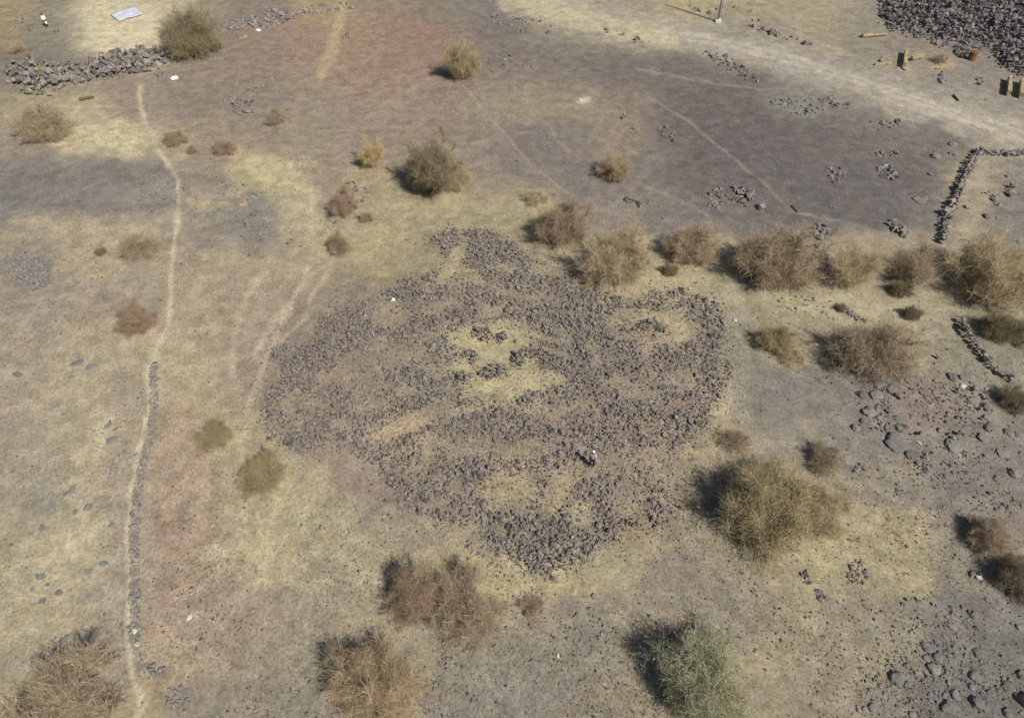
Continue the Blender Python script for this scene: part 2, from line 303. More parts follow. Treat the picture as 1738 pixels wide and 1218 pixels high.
def soil_colour(x, y, z):
    u, v = to_px(x, y, z)
    wob = np.clip(ppm_arr(y, z)/22.0, 0.3, 1.6)
    u = np.clip(u, -250, 2000) + 20*wob*(vnoise(x, y, 2.6, 11)-0.5) + 18*wob*(vnoise(x, y, 0.9, 12)-0.5) + 10*wob*(vnoise(x, y, .45, 15)-0.5)
    v = np.clip(v, -150, 1450) + 16*wob*(vnoise(x, y, 2.6, 13)-0.5) + 14*wob*(vnoise(x, y, 0.9, 14)-0.5) + 8*wob*(vnoise(x, y, .45, 16)-0.5)
    out = np.zeros((len(u), 3))
    for i in range(0, len(u), 40000):
        uu, vv = u[i:i+40000, None], v[i:i+40000, None]
        d2 = ((uu-CPTS[None, :, 0])/38.0)**2 + ((vv-CPTS[None, :, 1])/30.0)**2
        d2 = d2 - d2.min(axis=1, keepdims=True)
        k = np.exp(-d2); out[i:i+40000] = (k @ CLIN)/k.sum(axis=1, keepdims=True)
    for cx, cy, rx, ry, an, col, st in PATCH:
        a = math.radians(an); du, dv = u-cx, v-cy
        p = (du*math.cos(a)+dv*math.sin(a))/rx; q = (-du*math.sin(a)+dv*math.cos(a))/ry
        k = st/(1+np.exp((np.sqrt(p*p+q*q)-0.95)*8))
        k = k*np.clip(0.25+1.1*vnoise(x, y, 1.1, 21)+.6*(vnoise(x, y, .45, 22)-.3), 0, 1)
        out += k[:, None]*(lin(col)-out)
    u0, v0 = to_px(x, y, z)
    for L, hw, col, st in LINES:
        d = np.full(len(u), 1e9)
        for (a0, b0), (a1, b1) in zip(L[:-1], L[1:]):
            du, dv = a1-a0, b1-b0
            uu = u0+0.25*(u-u0); vv = v0+0.25*(v-v0)
            t = np.clip(((uu-a0)*du+(vv-b0)*dv)/(du*du+dv*dv), 0, 1)
            d = np.minimum(d, np.hypot(uu-a0-t*du, vv-b0-t*dv))
        k = st/(1+np.exp((d/(hw*(.65+.75*vnoise(x, y, 1.2, 32)))-1.0)*4.0)) * np.clip(0.72+0.55*vnoise(x, y, 1.6, 31), 0, 1)
        out += k[:, None]*(lin(col)-out)
    lum = out @ np.array([.3, .6, .1])
    out = .72*out + .28*lum[:, None]*np.array([1.14, .985, .77])
    return out*SOIL_GAIN
SOIL_GAIN = np.array([0.93, 0.918, 0.965])
def ppm_arr(y, z): return FPX/np.maximum(y*CP-(z-CAM_H)*SP, 5.0)
def set_cols(me, cols):
    a = me.color_attributes.new('Col', 'FLOAT_COLOR', 'POINT')
    a.data.foreach_set('color', np.concatenate([cols, np.ones((len(cols), 1))], 1).astype(np.float32).ravel())

# ------------------------------------------------------------------ ground sheet
def axis(lo, hi, step, far):
    core = np.arange(lo, hi+1e-6, step); g = [step*1.4]
    while sum(g) < far: g.append(g[-1]*1.35)
    ext = np.cumsum(g)
    return np.concatenate([(lo-ext)[::-1], core, hi+ext])
gx, gy = axis(-74, 74, 0.20, 2500), axis(6, 104, 0.20, 2500)
X, Y = np.meshgrid(gx, gy); xf, yf = X.ravel(), Y.ravel(); zf = height(xf, yf)
nx, ny = len(gx), len(gy); idx = np.arange(nx*ny).reshape(ny, nx)
quads = np.stack([idx[:-1, :-1], idx[:-1, 1:], idx[1:, 1:], idx[1:, :-1]], -1).reshape(-1, 4)
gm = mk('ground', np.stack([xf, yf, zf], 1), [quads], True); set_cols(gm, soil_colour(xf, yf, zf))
tag(link('ground', gm, M['soil']), 'bare dry soil and straw coloured earth under everything', 'ground', kind='structure')
def ribbon(name, px, hw, label, cat, nl=9, step=0.35, lift=0.012):
    p = np.array([P(*q)[:] for q in px]); seg = np.hypot(*(np.diff(p[:, :2], axis=0).T)); s = np.concatenate([[0], np.cumsum(seg)])
    ss = np.arange(0, s[-1], step); cx, cy = np.interp(ss, s, p[:, 0]), np.interp(ss, s, p[:, 1])
    k = np.ones(9)/9; pad = lambda a: np.convolve(np.pad(a, 4, 'edge'), k, 'valid'); cx, cy = pad(cx), pad(cy)
    tx, ty = np.gradient(cx), np.gradient(cy); ln = np.hypot(tx, ty); tx, ty = tx/ln, ty/ln
    la = np.linspace(-1, 1, nl)*hw
    x = (cx[:, None]-ty[:, None]*la).ravel(); y = (cy[:, None]+tx[:, None]*la).ravel()
    z = height(x, y) + lift; ed = np.tile(np.abs(np.linspace(-1, 1, nl)) > 0.99, len(cx)); z = np.where(ed, z-0.02, z)
    i = np.arange(len(cx)*nl).reshape(-1, nl)
    q = np.stack([i[:-1, :-1], i[:-1, 1:], i[1:, 1:], i[1:, :-1]], -1).reshape(-1, 4)[:, ::-1]
    me = mk(name, np.stack([x, y, z], 1), [q], True); set_cols(me, soil_colour(x, y, z))
    return tag(link(name, me, M['soil']), label, cat, kind='structure')
ribbon('footpath', LINES[0][0], 0.34, 'narrow pale trodden footpath running down the left side', 'path', 13)
ribbon('dirt_road', LINES[1][0], 3.0, 'pale dirt road with wheel tracks crossing the upper right', 'road', 41)

# ------------------------------------------------------------------ rocks
def hull_rock(seed, n=14, sq=(1, 0.85, 0.65)):
    r = np.random.default_rng(seed); p = r.normal(size=(n, 3)); p /= np.linalg.norm(p, axis=1)[:, None]
    p *= r.uniform(0.8, 1.05, (n, 1)); p *= np.array(sq)
    bm = bmesh.new(); vs = [bm.verts.new(q) for q in p]
    bmesh.ops.convex_hull(bm, input=vs)
    for v in [v for v in bm.verts if not v.link_faces]: bm.verts.remove(v)
    bmesh.ops.triangulate(bm, faces=bm.faces); bm.verts.index_update()
    V = np.array([v.co[:] for v in bm.verts]); F = np.array([[v.index for v in f.verts] for f in bm.faces]); bm.free()
    return V, F
ROCKS = [hull_rock(100+i, 13+i % 5, (1, random.uniform(.7, .95), random.uniform(.5, .8))) for i in range(14)]
PEBBLES = [hull_rock(200+i, 7, (1, .85, .6)) for i in range(8)]
def rots(n, tilt=0.35, r=rng):
    a = r.uniform(0, 2*np.pi, n); bx = r.normal(0, tilt, n); by = r.normal(0, tilt, n)
    ca, sa, cx, sx, cy, sy = np.cos(a), np.sin(a), np.cos(bx), np.sin(bx), np.cos(by), np.sin(by)
    Rz = np.zeros((n, 3, 3)); Rz[:, 0, 0] = ca; Rz[:, 0, 1] = -sa; Rz[:, 1, 0] = sa; Rz[:, 1, 1] = ca; Rz[:, 2, 2] = 1
    Rx = np.zeros((n, 3, 3)); Rx[:, 0, 0] = 1; Rx[:, 1, 1] = cx; Rx[:, 1, 2] = -sx; Rx[:, 2, 1] = sx; Rx[:, 2, 2] = cx
    Ry = np.zeros((n, 3, 3)); Ry[:, 1, 1] = 1; Ry[:, 0, 0] = cy; Ry[:, 0, 2] = sy; Ry[:, 2, 0] = -sy; Ry[:, 2, 2] = cy
    return Rz @ Rx @ Ry
def join(lst):
    V, F, o = [], [], 0
    for v_, f_ in lst: V.append(v_); F.append(f_+o); o += len(v_)
    return np.concatenate(V), np.concatenate(F)
def scatter_mesh(name, pos, size, protos, tilt=0.35):
    V, F = scatter_data(pos, size, protos, tilt); return mk(name, V, [F])
def scatter_data(pos, size, protos, tilt=0.35):
    pos = np.asarray(pos); size = np.asarray(size); n = len(pos); R = rots(n, tilt); ki = rng.integers(0, len(protos), n)
    Vs, Fs, off = [], [], 0
    for k, (V, F) in enumerate(protos):
        s = np.where(ki == k)[0]
        if not len(s): continue
        vv = np.einsum('nij,vj->nvi', R[s], V)*size[s, None, None] + pos[s, None, :]
        ff = F[None] + (off + np.arange(len(s))*len(V))[:, None, None]
        Vs.append(vv.reshape(-1, 3)); Fs.append(ff.reshape(-1, F.shape[1])); off += len(s)*len(V)
    return np.concatenate(Vs), np.concatenate(Fs)
ROCK_ME = {}
def rock_mesh(mat, k):
    key = (mat, k)
    if key not in ROCK_ME:
        V, F = ROCKS[k]; me = mk('rock', V, [F]); me.materials.append(M[mat]); ROCK_ME[key] = me
    return ROCK_ME[key]
def place_rock(name, pos, size, mat, label, cat, group, tilt=0.35):
    o = bpy.data.objects.new(name, rock_mesh(mat, int(rng.integers(0, len(ROCKS))))); C.objects.link(o)
    o.location = pos; o.rotation_euler = (rng.normal(0, tilt), rng.normal(0, tilt), rng.uniform(0, 6.28))
    s = size; o.scale = (s*rng.uniform(.9, 1.15), s*rng.uniform(.85, 1.1), s*rng.uniform(.85, 1.1))
    return tag(o, label, cat, group)
def blob_rock(seed, flat, rough=0.25):
    bm = bmesh.new(); bmesh.ops.create_icosphere(bm, subdivisions=4, radius=1)
    o = Vector((seed*3.7, seed*1.3, 5))
    for v in bm.verts:
        d = v.co.normalized()
        r = 1 + rough*1.6*mnoise.noise(d*1.1+o) + rough*0.7*mnoise.noise(d*2.7+o) + rough*0.25*mnoise.noise(d*6+o)
        # chipped facets
        c = mnoise.cell(d*1.6+o)
        p = d*r*(1-0.06*c); p.z *= flat
        if p.z > 0.62*flat: p.z = 0.62*flat + (p.z-0.62*flat)*0.45
        v.co = p
    me = bpy.data.meshes.new('boulder'); bm.to_mesh(me); bm.free()
    for f in me.polygons: f.use_smooth = True
    return me
BOULD = {}
def boulder_mesh(mat, k, flat):
    key = (mat, k, flat)
    if key not in BOULD:
        me = blob_rock(k+1, flat); me.materials.append(M[mat]); BOULD[key] = me
    return BOULD[key]

# mound of dark rubble: outline and thick / thin places, surveyed
OUT = [(795,392),(760,418),(735,462),(650,490),(608,530),(556,552),(552,590),(470,606),(452,650),(452,720),(480,752),(540,772),(590,762),(640,792),(640,832),(700,872),(790,905),(850,948),(910,975),(970,962),(1020,936),(1075,905),(1140,872),(1165,800),(1195,740),(1215,690),(1240,640),(1240,560),(1215,518),(1150,500),(1060,500),(1000,484),(940,446),(880,432),(820,402)]
def poly_dist(u, v, poly):                                      # signed distance in the survey picture, + inside
    d = np.full(u.shape, 1e9); ins = np.zeros(u.shape, bool); n = len(poly)
    for i in range(n):
        (a0, b0), (a1, b1) = poly[i], poly[(i+1) % n]
        du, dv = a1-a0, b1-b0; t = np.clip(((u-a0)*du+(v-b0)*dv)/(du*du+dv*dv), 0, 1)
        d = np.minimum(d, np.hypot(u-a0-t*du, v-b0-t*dv))
        cr = ((b0 > v) != (b1 > v)) & (u < (a1-a0)*(v-b0)/((b1-b0) if b1 != b0 else 1e-9)+a0); ins ^= cr
    return np.where(ins, d, -d)
def ell(u, v, cx, cy, rx, ry, an=0, k=5.0):
    a = math.radians(an); p = ((u-cx)*math.cos(a)+(v-cy)*math.sin(a))/rx; q = (-(u-cx)*math.sin(a)+(v-cy)*math.cos(a))/ry
    return 1/(1+np.exp((np.sqrt(p*p+q*q)-1)*k))
THIN = [(660,532,30,20,0,.9),(690,722,70,15,-22,.92),(805,580,42,24,0,.95),(850,660,62,17,-5,.97),(920,645,46,17,0,.9),(780,628,30,12,0,.85),(855,600,26,40,0,.8),
 (1120,548,48,16,8,.9),(1135,578,24,10,25,.8),(1165,566,18,12,0,.9),(870,835,38,32,0,.8),(945,840,17,44,32,.92),(985,872,15,24,20,.85),(735,748,30,13,0,.8),(725,775,10,22,10,.7),
 (740,858,28,10,0,.8),(600,622,42,24,-20,.75),(770,445,13,46,32,.92),(690,665,22,10,0,.5),(1000,482,30,8,0,.7),(960,575,14,28,-25,.75),(1045,550,9,26,0,.75),(1060,655,26,12,20,.7),
 (640,590,26,18,0,.5),(1000,795,70,22,-10,.5),(1100,790,70,45,0,.35),(560,640,40,14,-20,.6),(930,700,40,25,0,.4),(1180,800,30,60,0,.6),(900,765,60,14,-10,.4),(560,740,20,16,0,.2),(470,640,18,20,0,.5),(720,570,24,10,0,.5),(1020,640,22,24,0,.3),(820,760,40,14,0,.35)]
THIN += [(750,520,34,10,-20,.8),(880,500,40,7,10,.7),(810,475,24,8,30,.7),(620,690,40,9,-10,.75),(540,690,26,14,20,.7),(580,720,18,10,0,.6),(780,700,30,10,-8,.7),(740,690,24,8,-20,.7),(880,760,34,9,-25,.7),(1010,600,12,24,-20,.6),(1100,600,9,22,30,.6),(1090,670,34,9,0,.7),(1150,690,24,12,-20,.7),(980,690,30,9,-20,.6),(1000,900,20,10,-20,.6),(850,900,16,9,20,.6),(780,830,22,9,20,.7),(930,460,30,8,20,.7),(860,455,30,8,0,.7),(700,600,26,10,-20,.7),(650,625,30,8,-15,.7),(500,680,20,18,0,.5),(740,630,20,18,0,.6),(950,600,34,7,20,.75),(930,575,30,6,18,.7),(1190,600,10,22,10,.5),(1065,530,16,8,0,.7),(1230,600,8,40,0,.6),(760,770,16,10,0,.7),(660,840,10,30,-25,.4)]
THICK = [(820,570,18,12,0),(797,606,15,10,0),(838,632,24,12,-10),(880,612,13,15,0),(913,604,24,10,12),(790,641,19,9,10),(852,575,12,9,0),(1108,556,27,11,8),(672,800,34,60,0),(730,800,40,28,0),(905,925,80,42,0),(990,520,66,30,0),
 (870,548,70,18,0),(1200,634,20,18,0),(510,725,60,34,15),(650,660,80,30,10),(1080,620,90,55,0),(1140,516,80,16,4),(1212,560,26,50,0),(760,402,32,16,-15),(790,446,38,26,0),(572,566,24,22,0),(680,500,60,12,-20),
 (860,735,25,14,-20),(960,825,40,14,-30),(800,850,60,40,20),(1060,850,60,35,0),(690,560,30,30,0),(1040,720,40,40,0),(620,665,40,20,0),(925,680,30,15,0),(850,640,12,10,0),(900,560,40,12,0)]
RINGS = [(1120,556,84,42),(988,872,42,38),(868,836,58,46),(722,805,62,44),(505,690,50,44),(574,566,28,22),(660,534,50,32),(610,660,70,34),(1085,655,60,36),(690,600,44,34),(930,510,50,26),(800,760,60,26),(1160,640,42,34),(780,470,40,26),(1060,850,52,36)]
def mound_density(u, v, x, y):
    d = poly_dist(u, v, OUT) + 34*(vnoise(x, y, 2.2, 41)-0.5)
    base = 1/(1+np.exp(-(d+3)/5.5))
    k = base*np.clip(1.5*vnoise(x, y, .8, 42)+.9*(vnoise(x, y, 2.4, 45)-.35)+.46, 0.38, 1)*(0.8+0.5*vnoise(x, y, 4.5, 43))
    for cx, cy, rx, ry, an in THICK[8:]: k = np.maximum(k, 0.98*ell(u, v, cx, cy, rx, ry, an)*(0.75+0.35*vnoise(x, y, .9, 44)))
    for cx, cy, rx, ry in RINGS:
        e = np.hypot((u-cx)/rx, (v-cy)/ry)*(1+.25*(vnoise(x, y, 1.5, 47)-.5)); k = k*(1-.38/(1+np.exp((e-.72)*14))); k = np.maximum(k, .97*np.exp(-((e-1)/.2)**2)*np.clip(.45+.9*vnoise(x, y, 1.0, 48), 0, 1))
    for cx, cy, rx, ry, an, s in THIN: k = k*(1-s*.9*ell(u, v, cx, cy, rx*.95, ry*.95, an, 6))
    k = k*(1-.93*ell(u, v, 850, 608, 66, 58, 0, 9))
    for cx, cy, rx, ry, an in THICK[:8]: k = np.maximum(k, 0.98*ell(u, v, cx, cy, rx, ry, an, 9))
    return k
g = 0.155
gx2, gy2 = np.meshgrid(np.arange(-21, 21, g), np.arange(15, 56, g))
x = gx2.ravel()+rng.uniform(-.5, .5, gx2.size)*g; y = gy2.ravel()+rng.uniform(-.5, .5, gx2.size)*g; z = height(x, y)
u, v = to_px(x, y, z); k = mound_density(u, v, x, y)
keep = rng.uniform(0, 1, len(x)) < k
x, y, z, k, u, v = [a[keep] for a in (x, y, z, k, u, v)]
size = rng.lognormal(math.log(0.077), 0.42, len(x)).clip(.03, .24)*(0.85+0.25*(k > .7))*(1+.25*ell(u, v, 905, 930, 110, 60))
cair = np.maximum.reduce([ell(u, v, *t) for t in THICK[:8]])
z = z + size*rng.uniform(-.1, .4, len(x)) + cair*0.40*rng.uniform(.2, 1, len(x))
# second, upper layer on the piled places
m2 = (k > 0.62) & (rng.uniform(0, 1, len(x)) < 0.38)
x = np.concatenate([x, x[m2]+rng.normal(0, .1, m2.sum())]); y = np.concatenate([y, y[m2]+rng.normal(0, .1, m2.sum())])
z = np.concatenate([z, z[m2]+rng.uniform(.06, .16, m2.sum())]); size = np.concatenate([size, size[m2]*0.95])
# small chips filling the gaps between the stones
cx_ = rng.uniform(-20, 20, 60000); cy_ = rng.uniform(16, 55, 60000); cu, cv = to_px(cx_, cy_, height(cx_, cy_))
kk = np.clip((poly_dist(cu, cv, OUT)+22*(vnoise(cx_, cy_, 2.0, 49)-.5))/14, 0, 1)*np.clip(.25+.9*vnoise(cx_, cy_, .9, 50), 0, 1)*(1-.85*ell(cu, cv, 850, 608, 66, 58, 0, 9))
for cx, cy, rx, ry, an, s_ in THIN: kk = kk*(1-.6*s_*ell(cu, cv, cx, cy, rx, ry, an, 6))
kp = rng.uniform(0, 1, len(cx_)) < kk; cs_ = rng.lognormal(math.log(.038), .3, kp.sum()).clip(.02, .07)
x = np.concatenate([x, cx_[kp]]); y = np.concatenate([y, cy_[kp]]); z = np.concatenate([z, height(cx_[kp], cy_[kp])+cs_*.2]); size = np.concatenate([size, cs_])
pos = np.stack([x, y, z], 1)
vis = size*FPX/(pos[:, 1]*CP-(pos[:, 2]-CAM_H)*SP)
order = np.argsort(-vis); big, rest = order[:300], order[300:]
STONES = [('stone', tuple(pos[i]), float(size[i]), 'basalt', 'larger dark stone among the rubble of the central mound', 'stones of the central mound') for i in order[:2500]]
MOUND_REST = order[2500:]; mound_pos, mound_size = pos, size

# heap of dark rocks in the upper right corner
HEAP = [(1500,-30),(1492,30),(1510,52),(1560,60),(1600,78),(1640,72),(1672,80),(1688,98),(1705,120),(1730,128),(1800,132),(1800,-30)]
gx2, gy2 = np.meshgrid(np.arange(36, 82, .55), np.arange(60, 112, .55))
x = gx2.ravel()+rng.uniform(-.22, .22, gx2.size); y = gy2.ravel()+rng.uniform(-.22, .22, gx2.size); z = height(x, y)
u, v = to_px(x, y, z); d = poly_dist(u, v, HEAP) + 8*(vnoise(x, y, 2, 51)-.5)
keep = (d > 0) | ((d > -8) & (rng.uniform(0, 1, len(x)) < .18)); x, y, z, d, u, v = [a[keep] for a in (x, y, z, d, u, v)]
size = rng.lognormal(math.log(.30), .28, len(x)).clip(.14, .58)
z = z + size*.2 + np.clip(d/30, 0, 1)*1.0*rng.uniform(.35, 1, len(x))
top = (d > 8) & (rng.uniform(0, 1, len(x)) < .35)
x = np.concatenate([x, x[top]+rng.normal(0, .2, top.sum())]); y = np.concatenate([y, y[top]+rng.normal(0, .2, top.sum())]); z = np.concatenate([z, z[top]+.4]); size = np.concatenate([size, size[top]])
pos = np.stack([x, y, z], 1); u, v = to_px(x, y, z)
vis = size*FPX/(pos[:, 1]*CP-(pos[:, 2]-CAM_H)*SP) - 100*((u > 1738) | (v < 0))
STONES += [('rock', tuple(pos[i]), float(size[i]), 'heap', 'dark grey rock in the big rock heap filling the top right corner', 'rocks of the big heap in the top right corner') for i in range(len(pos))]

# banks and clusters of stones: outline ellipse, number, size in picture pixels, material, label
CLUST = [
 (218,108,82,20,-10,230,4.7,'wallstone','grey stone in the rubble bank below the pale sandy clearing'),
 (62,132,52,34,10,150,4.2,'wallstone','grey stone in the rubble bank beside the bright green plant'),
 (128,128,46,20,-6,60,4.2,'wallstone','grey stone in the thin middle of the long rubble bank'),
 (535,18,40,9,-8,44,3.4,'wallstone','grey stone at the top end of the rubble strip'),
 (1590,700,140,95,0,24,4.6,'boulder','rough grey stone lying between the boulders of the boulder ring'),
 (440,36,72,14,-10,130,3.9,'wallstone','grey stone in the rubble strip right of the top left bush'),
 (275,120,22,14,0,12,4.0,'wallstone','grey stone at the foot of the bank near the white sack'),
 (407,180,30,16,10,34,3.6,'basalt','dark stone in the patch right of the upper left sand strip'),
 (440,152,24,7,0,7,3.0,'basalt','dark stone in the thin scatter above the dark stone patch'),
 (880,40,60,14,10,30,3.4,'basalt','dark stone in the scatter right of the yellow topped tree'),
 (870,105,45,10,8,14,3.0,'basalt','dark stone strewn just right of the yellow topped tree'),
 (1060,62,50,6,16,12,3.4,'basalt','dark stone along the lower edge of the sandy road'),
 (1240,112,55,10,28,44,3.8,'basalt','dark stone in the line bordering the road, upper right of centre'),
 (1350,182,48,14,8,34,3.6,'boulder','pale grey stone in the patch between the road and the grey flat'),
 (1410,176,34,12,10,18,3.8,'boulder','grey stone at the right end of the pale stone patch by the road'),
 (1500,212,38,10,-5,16,4.2,'boulder','grey stone in the short row below the road bend'),
 (1215,337,22,20,0,32,3.6,'basalt','dark stone in the left half of the twin stone piles on the grey flat'),
 (1258,333,22,18,0,24,5.0,'wallstone','grey stone in the right half of the twin stone piles on the grey flat'),
 (1292,352,9,7,0,6,4.6,'wallstone','grey stone in the tiny pile right of the twin stone piles'),
 (1422,297,20,14,40,18,3.4,'wallstone','grey stone in the thin slanting cluster on the grey flat'),
 (1508,292,17,15,0,24,3.8,'wallstone','tan stone in the rusty tinted cluster on the grey flat'),
 (1500,262,28,7,10,10,4.2,'boulder','grey stone in the row above the rusty tinted cluster'),
 (1527,390,24,10,28,22,4.6,'wallstone','grey stone in the small pile left of the end of the long stone wall'),
 (1393,395,14,14,30,14,4.6,'wallstone','grey stone in the pile right of the big round brown bush'),
 (1390,440,13,20,0,20,4.6,'wallstone','grey stone in the pile beside the wispy yellow bush'),
 (1690,338,18,8,45,12,4.8,'wallstone','grey stone in the short row right of the long stone wall'),
 (1716,326,10,10,45,8,4.6,'wallstone','grey stone in the group near the right edge beside the long stone wall'),
 (1600,132,7,12,0,14,3.6,'heap','dark stone in the little pile below the fallen plank'),
 (1632,88,14,10,35,24,4.6,'heap','dark rock in the small spoil pile leading to the rusty drum'),
 (1660,138,8,9,0,6,3.4,'heap','black stone of the small square setting right of the little pile'),
 (1575,62,70,7,8,22,4.0,'heap','dark rock strewn below the lower edge of the rock heap'),
 (1340,66,60,5,18,14,4.4,'basalt','dark rock along the upper side of the road right of the pole'),
 (1290,45,30,10,20,18,3.6,'wallstone','grey stone in the scatter right of the pole'),
 (1225,18,70,10,0,16,3.2,'wallstone','tan stone on the dry strip around the pole'),
 (1068,208,22,12,50,12,3.4,'basalt','dark stone in the curved line on the grey brown flat'),
 (1130,225,24,9,45,14,3.4,'basalt','dark stone in the row ending on the dark grey flat'),
 (1085,345,26,7,12,12,4.2,'basalt','dark stone in the short row above the large tan bush'),
 (1455,970,22,20,0,70,2.9,'basalt','dark stone in the round cluster in the yellow grass lower right'),
 (1366,980,10,14,-30,30,2.9,'basalt','dark stone at the upper end of the slanting stone line lower right'),
 (1392,1010,6,16,-38,24,3.4,'basalt','dark stone at the lower end of the slanting stone line lower right'),
 (1590,680,60,40,0,70,2.4,'gravel','small dark stone scattered inside the ring of boulders'),
 (1645,700,22,45,-10,40,2.8,'basalt','small dark stone on the right rim of the boulder ring'),
 (1500,690,22,50,-5,60,2.6,'basalt','small dark stone on the left rim of the boulder ring'),
 (1565,785,14,22,0,26,3.0,'basalt','dark stone in the reddish clump below the boulder ring'),
 (1640,772,40,10,10,16,2.8,'basalt','small dark stone below the lower right of the boulder ring'),
 (1460,796,12,8,0,10,3.0,'basalt','dark stone in the tiny group left of the reddish clump'),
 (1525,832,8,10,0,7,3.2,'basalt','dark stone in the pair of dots below the reddish clump'),
 (1600,810,70,30,0,40,2.3,'basalt','small dark stone in the loose scatter below the boulder ring'),
 (1690,860,50,30,0,22,3.2,'basalt','small grey stone on the flat above the twin shrubs'),
 (1560,1060,120,45,0,44,2.9,'basalt','small dark stone on the grey flat in the lower right'),
 (1600,1150,130,55,0,130,3.0,'boulder','small grey stone among the boulders of the lower right corner'),
 (1350,1080,80,80,0,30,2.3,'gravel','small dark stone on the tan flat right of the green bush'),
 (1350,520,60,22,0,20,2.6,'basalt','dark stone dotted on straw ground below the big round brown bush'),
 (1440,530,34,5,30,26,3.6,'basalt','dark stone in the short line of stones below the wispy yellow bush'),
 (48,462,40,32,20,120,4.0,'slab','grey stone in the pile at the left edge'),
 (130,460,50,40,0,20,3.0,'wallstone','small stone scattered right of the grey pile at the left edge'),
 (270,335,60,30,0,18,3.0,'basalt','dark stone beside the upper bend of the footpath'),
 (400,325,50,20,30,22,3.2,'basalt','dark stone on the slope right of the footpath bend'),
 (430,380,30,20,30,18,3.4,'basalt','grey stone on the bluish slope beside the yellow track'),
 (600,330,26,26,0,26,3.8,'basalt','dark stone around the reddish shrub'),
 (470,425,60,40,0,12,3.0,'basalt','dark stone along the edge of the yellow track'),
 (560,375,16,14,0,14,3.6,'basalt','grey stone between the reddish shrub and the olive shrub'),
 (760,1110,12,40,15,22,3.4,'slab','grey stone in the row beside the orange bush'),
 (745,1170,12,24,0,12,3.6,'slab','grey stone at the lower end of the row beside the orange bush'),
 (1000,1060,60,36,0,26,3.0,'basalt','dark stone on the pale ground above left of the green bush'),
 (1570,735,170,115,0,120,2.0,'basalt','tiny dark stone sprinkled around the boulder ring'),
 (1640,890,100,60,0,40,2.2,'basalt','tiny dark stone sprinkled on the grey flat above the right edge shrubs'),
 (1590,1130,150,90,0,100,2.0,'basalt','tiny dark stone sprinkled over the lower right grey flat'),
 (110,450,80,50,0,30,2.4,'wallstone','tiny stone on the bare slope near the left edge'),
 (300,1185,26,26,0,30,3.4,'slab','grey stone in the patch right of the footpath at the bottom'),
 (265,1140,22,12,0,10,5.0,'slab','grey stone beside the footpath near the bottom'),
 (330,985,60,50,0,40,2.4,'gravel','small dark stone on the reddish ground right of the path wall'),
 (690,860,50,40,0,0,2,'basalt','x'),
 (1655,246,44,16,0,0,2,'basalt','x'),
 (575,12,22,8,0,12,4.0,'wallstone','grey stone in the pile at the top edge above the straw strip'),
 (585,62,14,8,0,6,3.4,'basalt','dark stone on the straw strip at the top'),
 (40,40,20,30,0,10,3.2,'wallstone','stone on the orange ground at the top left edge'),
]
def inside(x, y, z): return True
for ci, (cx, cy, rx, ry, an, n, sp, mat, lab) in enumerate(CLUST):
    a = math.radians(an); done = 0; taken = []
    n = int(n*(1.0 if 'lower right' in lab and 'stone line' in lab or 'yellow grass' in lab else 2.2 if cx > 1430 and cy > 500 else 1.6)); sp *= .92
    while done < n:
        t = rng.uniform(0, 2*math.pi); r = math.sqrt(rng.uniform(0, 1))*rng.uniform(.75, 1.1)
        p, q = r*rx*math.cos(t), r*ry*math.sin(t)
        uu, vv = cx+p*math.cos(a)-q*math.sin(a), cy+p*math.sin(a)+q*math.cos(a)
        done += 1
        if uu < -10 or uu > 1748 or vv < -5 or vv > 1225: continue
        s = sp*min(1.75, rng.lognormal(-.06, .45))/ppm(uu, vv)
        pp = P(uu, vv); pp.z += s*rng.uniform(.0, .35) + (rng.uniform(0, .55) if ci < 3 else rng.uniform(0, .2) if sp > 4 else 0)
        STONES.append(('stone', tuple(pp), float(s), mat, lab, lab.replace(' stone ', ' stones ').replace(' rock ', ' rocks ')))

def seen_size(q):
    (x_, y_, z_), s_ = q[1], q[2]; u_, v_ = to_px(x_, y_, z_)
    return s_*FPX/(y_*CP-(z_-CAM_H)*SP) - (50 if u_ > 1738 or u_ < 0 or v_ < 0 or v_ > 1218 else 0)
for kd, nmax, rest_name, rest_lab in (('stone', 240, 'loose_stones', 'thick cover of small dark stones over the mound and loose stones around it'), ('rock', 300, 'heaped_rocks', 'dark rocks massed in the heap in the top right corner')):
    L_ = sorted([q for q in STONES if q[0] == kd], key=lambda q: -seen_size(q))
    for q in L_[:nmax]: place_rock(kd, q[1], q[2], q[3], q[4], kd, q[5])
    rest = L_[nmax:]
    if not rest: continue
    mats = sorted(set(q[3] for q in rest)); parts_ = []
    for mt in mats:
        pp_ = np.array([q[1] for q in rest if q[3] == mt]); sz_ = np.array([q[2] for q in rest if q[3] == mt])
        if mt == 'basalt' and kd == 'stone': pp_ = np.concatenate([pp_, mound_pos[MOUND_REST]]); sz_ = np.concatenate([sz_, mound_size[MOUND_REST]])
        parts_.append(scatter_data(pp_, sz_, ROCKS))
    V_, F_ = join(parts_); me = mk(rest_name, V_, [F_])
    for mt in mats: me.materials.append(M[mt])
    me.polygons.foreach_set('material_index', np.concatenate([np.full(len(f_), i_, np.int32) for i_, (v_, f_) in enumerate(parts_)]))
    tag(link(rest_name, me), rest_lab, 'rubble', kind='stuff')

